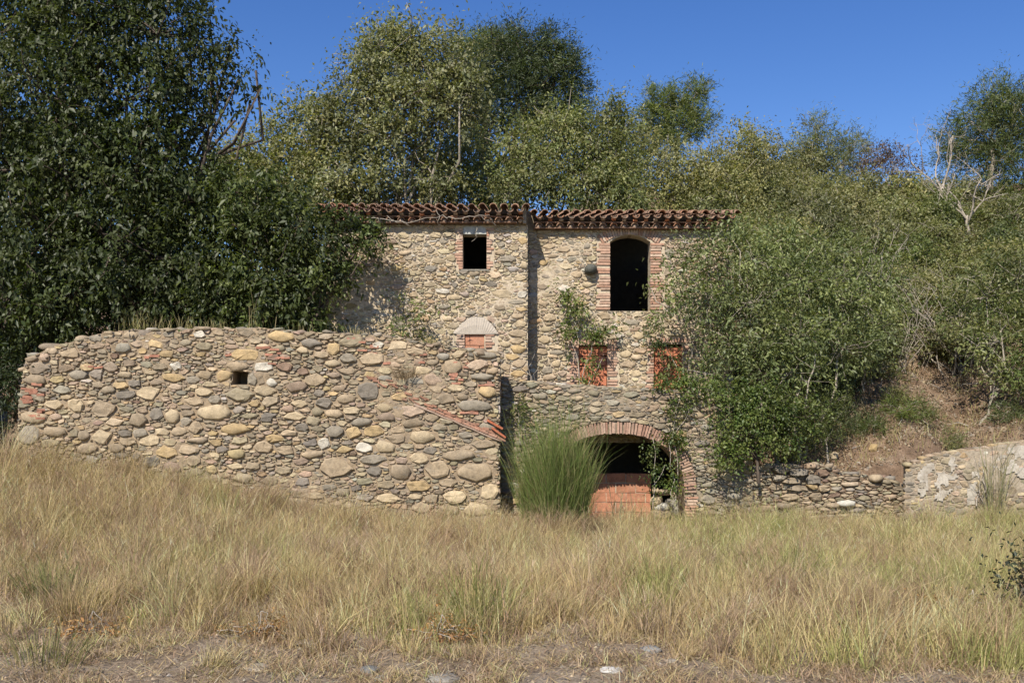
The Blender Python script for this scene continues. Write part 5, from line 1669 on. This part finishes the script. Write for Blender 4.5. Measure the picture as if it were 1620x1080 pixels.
b = P(878, 830, 23.2); b.z = float(gz(b.x, b.y)) - .05
broom('broom_bush', 'tall green rush like broom bush in front of the brick arch', 'bush', b, 3600, 3.75, 1.5, [(0.165, 0.225, 0.06), (0.195, 0.255, 0.075), (0.12, 0.17, 0.052), (0.26, 0.28, 0.11), (0.29, .24, .13)], 0.0125)
b = P(925, 850, 22.0); b.z = float(gz(b.x, b.y)) - .05
broom('dry_clump', 'dry brown grass clump under the right side of the green broom', 'grass clump', b, 1000, .85, 1.0, [(0.25, 0.17, 0.10), (0.32, 0.25, 0.14), (0.19, 0.14, 0.09)], .012, bn=.7)
for (x, y, Y, h, n, lab) in ((975, 800, 24.2, 1.5, 14, 'dry branching weed stalks standing in the arch opening'), (1000, 800, 24.4, 1.4, 10, 'shorter dry weed stalks in the arch opening beside the brick panel'),
                             (1575, 790, 23.6, 2.9, 42, 'tall thin reed stalks in front of the plastered low wall')):
    b = P(x, y, Y); b.z = float(gz(b.x, b.y))
    broom('dry_stalks', lab, 'dry weed', b, n, h, .45, [(0.38, 0.33, 0.22), (0.30, 0.25, 0.16), (0.24, 0.25, 0.12)], .02, bn=.6)
b = P(640, 598, 23.88)
broom('dry_tuft', 'small dry twiggy tuft rooted high in the front wall', 'weed', b, 160, .45, .6, [(0.23, 0.17, 0.12), (0.30, 0.23, 0.16)], .009, bn=.9)
# dry grass on the wall top and terrace
tops = []
for (x, n_, h) in ((205, 14, .5), (222, 12, .7), (290, 18, .5), (250, 10, .4), (405, 4, 1.1), (340, 12, .35), (560, 14, .3), (480, 8, .3), (690, 12, .35)):
    b0 = P(x, np.interp(x, [p[0] for p in top_px], [p[1] for p in top_px]) + 2, 24.6)
    bs = np.array(b0) + rng.normal(0, 1, (n_ * 3, 3)) * np.array((.22, .1, 0))
    tops.append(blades_geo(bs, h * rng.uniform(.4, 1.1, n_ * 3), rng.normal(0, .3, (n_ * 3, 2)), np.full(n_ * 3, .012), tints(n_ * 3, [(0.40, .34, .18), (.26, .25, .1), (.33, .27, .16)])))
V, Fc, C = merge(tops)
o = link('wall_top_grass', mesh_np('wall_top_grass', V, Fc, C), M['grass'])
tag(o, 'sparse dry grass growing along the top of the front wall', 'grass', kind='stuff')

# ------------------------------------------------------------------ the dry grass field
def fbm(x, y, s, seed):
    return np.array([noise.fractal(Vector((a * s, b_ * s, seed)), 1.0, 2.0, 4) for a, b_ in zip(x, y)])


STRAW = np.array([(0.55, 0.435, 0.225), (0.49, 0.37, 0.19), (0.62, 0.51, 0.29), (0.42, 0.32, 0.175)])
BROWN = np.array([(0.33, 0.215, 0.14), (0.25, 0.165, 0.11), (0.40, 0.28, 0.19), (0.38, 0.285, 0.215)])
GREENY = np.array([(0.33, 0.335, 0.125), (0.40, 0.385, 0.155), (0.26, 0.28, 0.10), (0.47, 0.43, 0.19)])
ncl = 17000
Y = 9.2 + 15.9 * rng.random(ncl) ** 0.80
X = (rng.random(ncl) * 2 - 1) * (Y * 0.535 + 1.4)
PX = 810 + X / Y * F
brn = np.clip(fbm(X, Y, .75, 61.0) * 1.7, 0, 1)
hgt = fbm(X, Y, 0.45, 1.0)
grn = fbm(X, Y, 0.30, 7.0)
edge = 10.5 - 0.7 * sstep(-3.5, 0, X) + 0.25 * np.sin(X * 0.8 + .5) + 0.8 * fbm(X, Y * .3, 0.6, 3.0) + np.where(X > 1.5, -2.0 * sstep(1.5, 4.2, X), 0) + np.where(X < -2.2, 0.2, 0)
dens = sstep(-0.5, 1.0, Y - edge)
hg2 = fbm(X, Y, 1.4, 5.0)
keep = rng.random(ncl) < 0.16 + 0.84 * dens * np.clip(1.0 + 1.1 * hg2, .35, 1)
# not inside the walls
keep &= ~((Y > FWY - .12) & (X < -.25))
keep &= ~((Y > AY - .15) & (X > -.4) & (X < 6.2))
keep &= ~((Y > LY - .1) & (X > 9.3))
X, Y, PX, hgt, hg2, grn, dens, edge, brn = [a[keep] for a in (X, Y, PX, hgt, hg2, grn, dens, edge, brn)]
ncl = len(X)
per = rng.poisson(11 * (0.5 + 0.5 * dens) * (1.25 - 0.35 * sstep(12, 22, Y))).clip(3)
left = sstep(-2, -9, X)
ch_ = np.clip(0.44 + 0.35 * hgt + 0.28 * hg2 + 0.22 * left * sstep(14, 20, Y) + 0.08 * sstep(14, 20, Y), .16, 1.1) * (0.28 + 0.72 * sstep(-0.2, 1.2, Y - edge))
ch_ *= rng.uniform(0.6, 1.3, ncl)
rep_ = np.repeat(np.arange(ncl), per)
n = len(rep_)
rad = 0.05 + 0.10 * rng.random(ncl)
a = rng.uniform(0, 2 * math.pi, n); r = rng.random(n) ** .6
bx = X[rep_] + np.cos(a) * r * rad[rep_] * 1.3; by = Y[rep_] + np.sin(a) * r * rad[rep_] * 1.3
bs = np.stack([bx, by, gz(bx, by) - .01], -1)
hh = ch_[rep_] * rng.uniform(.3, 1.25, n)
cl_lean = rng.normal(0, .3, (ncl, 2)) + np.array((0.08, -0.03))
ln_ = cl_lean[rep_] * rng.uniform(-.6, 1.5, n)[:, None] + np.stack([np.cos(a), np.sin(a)], -1) * (r * .42)[:, None] + rng.normal(0, .36, (n, 2))
kind = np.clip(0.55 + 0.9 * grn + 0.30 * sstep(-1, 4, X) + .16 * sstep(4, 9, X) - 0.22 * sstep(1, -6, X), 0, 2)
pg = np.clip((kind - .62) * 1.3, 0.02, .72)
pb = np.clip(.48 - kind * .6 + 0.15 * (1 - sstep(0, 3, Y - edge))+ .45 * brn, .08, .85)
u_ = rng.random(ncl)
ccol = np.where((u_ < pg)[:, None], tints(ncl, GREENY, .1), np.where((u_ < pg + pb)[:, None], tints(ncl, BROWN, .1), tints(ncl, STRAW, .1)))
mixb = rng.random(n) < .25
cc_ = ccol[rep_]; cc_[mixb] = tints(int(mixb.sum()), np.concatenate([STRAW, BROWN]), .1)
col = np.clip(cc_ * (1 + rng.normal(0, .2, (n, 1))), .02, .65)
geo = blades_geo(bs, hh, ln_, rng.uniform(.005, .011, n), col, .5, 2)
o = link('dry_grass', mesh_np('dry_grass', *geo), M['grass'])
tag(o, 'field of tall dry straw coloured grass in front of the walls', 'grass', kind='stuff')
# larger tussocks with stalks splaying from one root
nt_ = 2600
ty = 9.4 + 15.6 * rng.random(nt_) ** .85; tx = (rng.random(nt_) * 2 - 1) * (ty * .535 + 1.4)
te = 10.8 - .7 * sstep(-3.5, 0, tx) + .8 * fbm(tx, ty * .3, .6, 3.0) - np.where(tx > 1.5, 2.0 * sstep(1.5, 4.2, tx), 0)
tk = (rng.random(nt_) < sstep(-.6, .8, ty - te) * .9 + .08) & ~((ty > FWY - .25) & (tx < -.2)) & ~((ty > AY - .3) & (tx > -.4) & (tx < 6.2)) & ~((ty > LY - .25) & (tx > 9.2))
tk &= fbm(tx, ty, .9, 31.0) > -.12
tx, ty, te = tx[tk], ty[tk], te[tk]
ex = np.concatenate([rng.uniform(-12.5, -.3, 190), rng.uniform(8.8, 13.5, 90), rng.uniform(5.5, 9, 40)])
ey = np.concatenate([FWY - .3 - rng.random(190) ** 1.5 * 1.8, LY - .25 - rng.random(90) * 1.2, AY - .4 - rng.random(40) * .8])
ekeep = fbm(ex, ey * .3, .55, 44.0) > -.15
tall = np.concatenate([np.zeros(len(tx)), np.ones(int(ekeep.sum()))])
tx = np.concatenate([tx, ex[ekeep]]); ty = np.concatenate([ty, ey[ekeep]]); te = np.concatenate([te, np.full(int(ekeep.sum()), 10.0)])
nt_ = len(tx)
tg = fbm(tx, ty, .3, 7.0)
th_ = np.clip(.62 + .3 * fbm(tx, ty, .5, 13.0) + .25 * sstep(-2, -9, tx) * sstep(14, 20, ty), .3, 1.15) * rng.uniform(.6, 1.2, nt_) * (.35 + .65 * sstep(-.4, 1.5, ty - te))
th_ = th_ * (1 + tall * rng.uniform(.0, .75, nt_))
tper = rng.integers(36, 84, nt_)
r2 = np.repeat(np.arange(nt_), tper); n2 = len(r2)
a2 = rng.uniform(0, 2 * math.pi, n2); q2 = rng.random(n2) ** .5
bx2 = tx[r2] + np.cos(a2) * q2 * .10; by2 = ty[r2] + np.sin(a2) * q2 * .10
b2 = np.stack([bx2, by2, gz(bx2, by2) - .01], -1)
h2 = th_[r2] * rng.uniform(.35, 1.15, n2)
l2 = np.stack([np.cos(a2), np.sin(a2)], -1) * (q2 * rng.uniform(.2, .95, n2))[:, None] + rng.normal(0, .16, (n2, 2)) + (rng.normal(0, .2, (nt_, 2)) + np.array((.06, 0)))[r2]
k2 = np.clip(.5 + .9 * tg + .3 * sstep(-1, 4, tx) + .16 * sstep(4, 9, tx) - .2 * sstep(1, -6, tx), 0, 2)
u2 = rng.random(nt_)
c2 = np.where((u2 < np.clip((k2 - .6) * 1.3, .03, .7))[:, None], tints(nt_, GREENY, .14), np.where((u2 > .70 - .2 * sstep(1, -6, tx))[:, None], tints(nt_, BROWN, .16), tints(nt_, STRAW, .14)))
geo2 = blades_geo(b2, h2, l2, rng.uniform(.005, .0105, n2), np.clip(c2[r2] * (1 + rng.normal(0, .2, (n2, 1))), .02, .65), .6, 2)
tw_ = np.where((u2[r2] > .72) & (rng.random(n2) < .5))[0]
tw_ = np.repeat(tw_, 2); nt3 = len(tw_); q3 = rng.uniform(.3, 1.0, nt3)
p3 = b2[tw_] + np.concatenate([l2[tw_], np.zeros((nt3, 1))], 1) * (h2[tw_] * (q3 * .4 + .6 * q3 * q3))[:, None]; p3[:, 2] += h2[tw_] * q3 * .9
geo3 = blades_geo(p3, rng.uniform(.04, .17, nt3), rng.normal(0, 1.0, (nt3, 2)), np.full(nt3, .006), np.clip(c2[r2[tw_]] * (1 + rng.normal(0, .2, (nt3, 1))), .02, .6), .3, 2)
geo2 = merge([geo2, geo3])
o = link('grass_tussocks', mesh_np('grass_tussocks', *geo2), M['grass'])
tag(o, 'splayed tussocks of dry grass standing above the rest of the field', 'grass', kind='stuff')
# feathery seed heads on the taller stems
sel = rng.random(n) < 0.15 * sstep(.3, .7, hh)
tip = bs[sel] + np.concatenate([ln_[sel] * hh[sel][:, None], (hh[sel] * .93)[:, None]], 1)
m_ = len(tip)
r3 = np.repeat(np.arange(m_), 5)
tt = tip[r3] - np.concatenate([ln_[sel][r3] * .0, np.zeros((len(r3), 1))], 1); tt[:, 2] -= rng.uniform(0, .16, len(r3))
geo = blades_geo(tt, rng.uniform(.05, .12, len(r3)), rng.normal(0, .55, (len(r3), 2)), np.full(len(r3), .006), np.clip(col[sel][r3] * 1.12, 0, .6), .3, 2)
o = link('grass_seed_heads', mesh_np('grass_seed_heads', *geo), M['grass'])
tag(o, 'pale feathery seed heads of the tall dry grass', 'grass', kind='stuff')

# matted litter on the trodden strip at the front
n = 42000
Y = 8.6 + 5.2 * rng.random(n); X = (rng.random(n) * 2 - 1) * (Y * .535 + 1.2)
pt_ = fbm(X[::8], Y[::8], 1.3, 11.0).repeat(8)[:n]
keep = rng.random(n) < np.clip(.55 + 1.5 * pt_, .06, 1)
X, Y = X[keep], Y[keep]; n = len(X)
bs = np.stack([X, Y, gz(X, Y) + rng.uniform(0.003, .045, n)], -1)
a = rng.uniform(0, 2 * math.pi, n)
geo = blades_geo(bs, np.full(n, .06) * rng.uniform(.2, 1.3, n), np.stack([np.cos(a), np.sin(a)], -1) * rng.uniform(1.2, 4.5, n)[:, None], rng.uniform(.006, .013, n), tints(n, np.concatenate([STRAW, BROWN, BROWN, [(0.40, .34, .27), (.30, .25, .20)]]), .2), .1, 2)
o = link('straw_litter', mesh_np('straw_litter', *geo), M['grass'])
tag(o, 'matted dry straw litter on the bare strip in the foreground', 'litter', kind='stuff')

n = 5200
Y = 8.7 + 3.6 * rng.random(n); X = (rng.random(n) * 2 - 1) * (Y * .535 + 1.0)
kp = fbm(X, Y, 1.1, 17.0) > .02
X, Y = X[kp], Y[kp]
n = len(X); rr_ = np.repeat(np.arange(n), 8); m_ = len(rr_)
bs = np.stack([X[rr_] + rng.normal(0, .06, m_), Y[rr_] + rng.normal(0, .06, m_), np.zeros(m_)], -1); bs[:, 2] = gz(bs[:, 0], bs[:, 1])
geo = blades_geo(bs, rng.uniform(.03, .17, m_), rng.normal(0, .9, (m_, 2)), rng.uniform(.005, .011, m_), np.clip(tints(n, np.concatenate([STRAW, BROWN, BROWN, GREENY[:1]]), .15)[rr_] * (1 + rng.normal(0, .15, (m_, 1))), .02, .6), .5, 2)
o = link('low_dry_tufts', mesh_np('low_dry_tufts', *geo), M['grass'])
tag(o, 'low dead tufts scattered over the bare strip in the foreground', 'grass', kind='stuff')

# leaf litter on the bank
n = 26000
X = rng.uniform(6.2, 17, n); Y = rng.uniform(25.4, 33, n)
bs = np.stack([X, Y, hz(X, Y) + rng.uniform(.01, .07, n)], -1)
geo = leaf_geo(bs, np.full(n, .09), np.full(n, .04), tints(n, [(0.26, .17, .11), (.34, .26, .19), (.17, .11, .07), (.40, .34, .27)], .2), 0.0)
o = link('leaf_litter', mesh_np('leaf_litter', *geo), M['grass'])
tag(o, 'brown leaf litter lying on the bare bank at the right', 'litter', kind='stuff')
n = 9000
X = rng.uniform(6.3, 16, n); Y = rng.uniform(25.5, 32, n)
kp = (fbm(X, Y, .6, 21.0) > .0) | ((Y < 26.4) & (rng.random(n) < .6))
X, Y = X[kp], Y[kp]; n = len(X)
bs = np.stack([X, Y, hz(X, Y)], -1)
geo = blades_geo(bs, rng.uniform(.12, .5, n), rng.normal(0, .5, (n, 2)), np.full(n, .011), tints(n, np.concatenate([STRAW, BROWN, GREENY]), .15), .4, 2)
o = link('bank_grass', mesh_np('bank_grass', *geo), M['grass'])
tag(o, 'thin dry grass tufts scattered over the bank', 'grass', kind='stuff')

# ------------------------------------------------------------------ single plants in the field
FEN = [(0.20, 0.22, 0.07), (0.26, 0.26, 0.09), (0.15, 0.18, 0.06), (0.32, 0.29, 0.11)]
for (x, y, Yb, h, sp, n, cols_, lab) in ((755, 1015, 11.2, 1.15, .8, 60, FEN, 'upright yellow green fennel stalks in the middle of the dry grass'),
                                         (70, 1060, 9.6, .6, .8, 70, [(0.17, .18, .08), (.22, .2, .09), (.34, .28, .14)], 'green wispy plant in the lower left corner'),
                                         (250, 930, 13, 1.1, .5, 26, [(.13, .12, .05), (.2, .18, .08)], 'thin greenish stalks in the grass left of centre'),
                                         (85, 930, 13.0, .8, .9, 150, [(.17, .18, .07), (.24, .23, .1)], 'greyish green weed clump in the grass at the left'),
                                         (1030, 940, 12.2, .9, .6, 60, FEN, 'pale yellow green weed tuft right of the fennel stalks'),
                                         (1250, 900, 14, 1.0, 1.0, 160, FEN, 'broad yellow green grass tuft in the right half of the field'),
                                         (1130, 830, 19, .9, 1.2, 200, FEN, 'tall pale green grass tuft near the foot of the arched wall'),
                                         (350, 830, 20.5, 1.3, .8, 80, FEN, 'greenish tall weeds against the foot of the front wall')):
    b = P(x, y, Yb); b.z = float(gz(b.x, b.y))
    broom('weed_clump', lab, 'weed', b, n, h, sp, cols_, .011, bn=.35)
b = P(1628, 955, 12.2); b.z = float(gz(b.x, b.y))  # green bush in a shadow hole, shade put into its leaf colours
plant('dark_bush', 'leafy bush with shadow hole painted into its dark leaves, in the grass at the right edge of the foreground', 'bush', b, [(0, 0, .3, .34, .34, .3), (.35, .1, .45, .45, .4, .45), (.1, -.2, .2, .3, .25, .22)], 1500, .075, .035, [(0.025, .034, .016), (.045, .055, .02), (.035, .04, .02)], trunk_r=.02, bark='bark_dark', twigs=40, wood='stem', crown='foliage')
for (x, y, Yb, s_, lab) in ((405, 1005, 11.0, .32, 'rusty orange dead weed on the bare ground left of centre'), (690, 1030, 10.6, .36, 'orange brown dead weed patch near the fennel stalks'), (1530, 950, 12.4, .4, 'orange brown dead weed in the grass at the right'), (140, 1000, 11.2, .3, 'rusty dead weed beside the green wispy plant')):
    b = P(x, y, Yb); b.z = float(gz(b.x, b.y))
    plant('dead_weed', lab, 'dead weed', b, [(0, 0, s_ * .3, s_, s_ * .7, s_ * .35), (s_ * .7, 0, s_ * .2, s_ * .6, s_ * .5, s_ * .25)], 500, .05, .02, [(.36, .19, .07), (.28, .16, .08), (.42, .26, .11)], trunk_r=.006, limb_r=.005, twigs=20, bark='bark_dry', mat='grass', cl_r=.07, wood='stem', crown='foliage')

# ------------------------------------------------------------------ loose stones
for (x, y, w, h, c, lab) in ((492, 1014, 40, 14, (0.42, .37, .29), 'pale flat stone on the bare ground left of centre'), (585, 1056, 34, 18, (.17, .17, .16), 'dark grey slate slab lying on the ground at the bottom'),
                             (608, 1072, 36, 14, (.20, .2, .19), 'grey flat stone below the dark slate slab'), (404, 1056, 50, 12, (.36, .31, .24), 'half buried tan stone at the bottom left of centre'),
                             (968, 1058, 40, 9, (.60, .58, .54), 'white flat stone on the bare ground right of centre'), (1030, 1026, 34, 12, (.24, .24, .23), 'grey half buried stone right of the fennel stalks'),
                             (700, 1076, 60, 12, (.27, .25, .22), 'grey stone cut by the bottom edge of the view'), (1062, 1048, 24, 10, (.33, .29, .23), 'small tan stone right of the white one')):
    Yb = EYE * F / (y - HOR)
    b = P(x, y, Yb); b.z = float(gz(b.x, Yb))
    me = rock_mesh('loose_stone', (w * Yb / F * .55, w * Yb / F * .5, h * Yb / F * .55), c, 1, .25)
    o = link('loose_stone', me, M['stone'], None, b); o.rotation_euler = (0, 0, rng.uniform(-.5, .5)); tag(o, lab, 'stone')
for (x, y, Yb, w, h, c, lab) in ((1318, 714, 25.45, 18, 18, CREAM, 'square cream stone lying on top of the ruined wall'), (1381, 712, 25.6, 16, 16, OCHRE, 'rounded ochre stone on the bank above the ruined wall'),
                                 (1345, 345 + 5, 40, 40, 8, GREY, 'pale flat rock showing among the shrubs high on the slope')):
    b = P(x, y, Yb)
    if Yb > 30: b = hill_pt(x, Yb) + Vector((0, 0, .3))
    else:
        b = P(x, y, 26.1); b.z = float(hz(b.x, 26.1)) + .08
    me = rock_mesh('loose_stone', (w * Yb / F * .6, w * Yb / F * .5, h * Yb / F * .6), c, 0, .5, False)
    o = link('loose_stone', me, M['stone'], None, b); o.rotation_euler = (.2, .3, rng.uniform(0, 3)); tag(o, lab, 'stone')
n = 1500
mb = MB()
for i in range(n):
    y_ = rng.uniform(8.8, 11.6); x_ = rng.uniform(-1, 1) * y_ * .55
    r = rng.uniform(.008, .03)
    z_ = float(gz(x_, y_))
    c = pick(PAL_GREY)
    V = [(x_ + math.cos(t) * r * rng.uniform(.7, 1.2), y_ + math.sin(t) * r * rng.uniform(.7, 1.2), z_) for t in np.linspace(0, 6.28, 6)[:-1]] + [(x_, y_, z_ + r * .8)]
    mb.add(V, [(i, (i + 1) % 5, 5) for i in range(5)], c)
o = mb.build('gravel', M['stone'])
tag(o, 'small pebbles strewn over the bare ground in the foreground', 'gravel', kind='stuff')
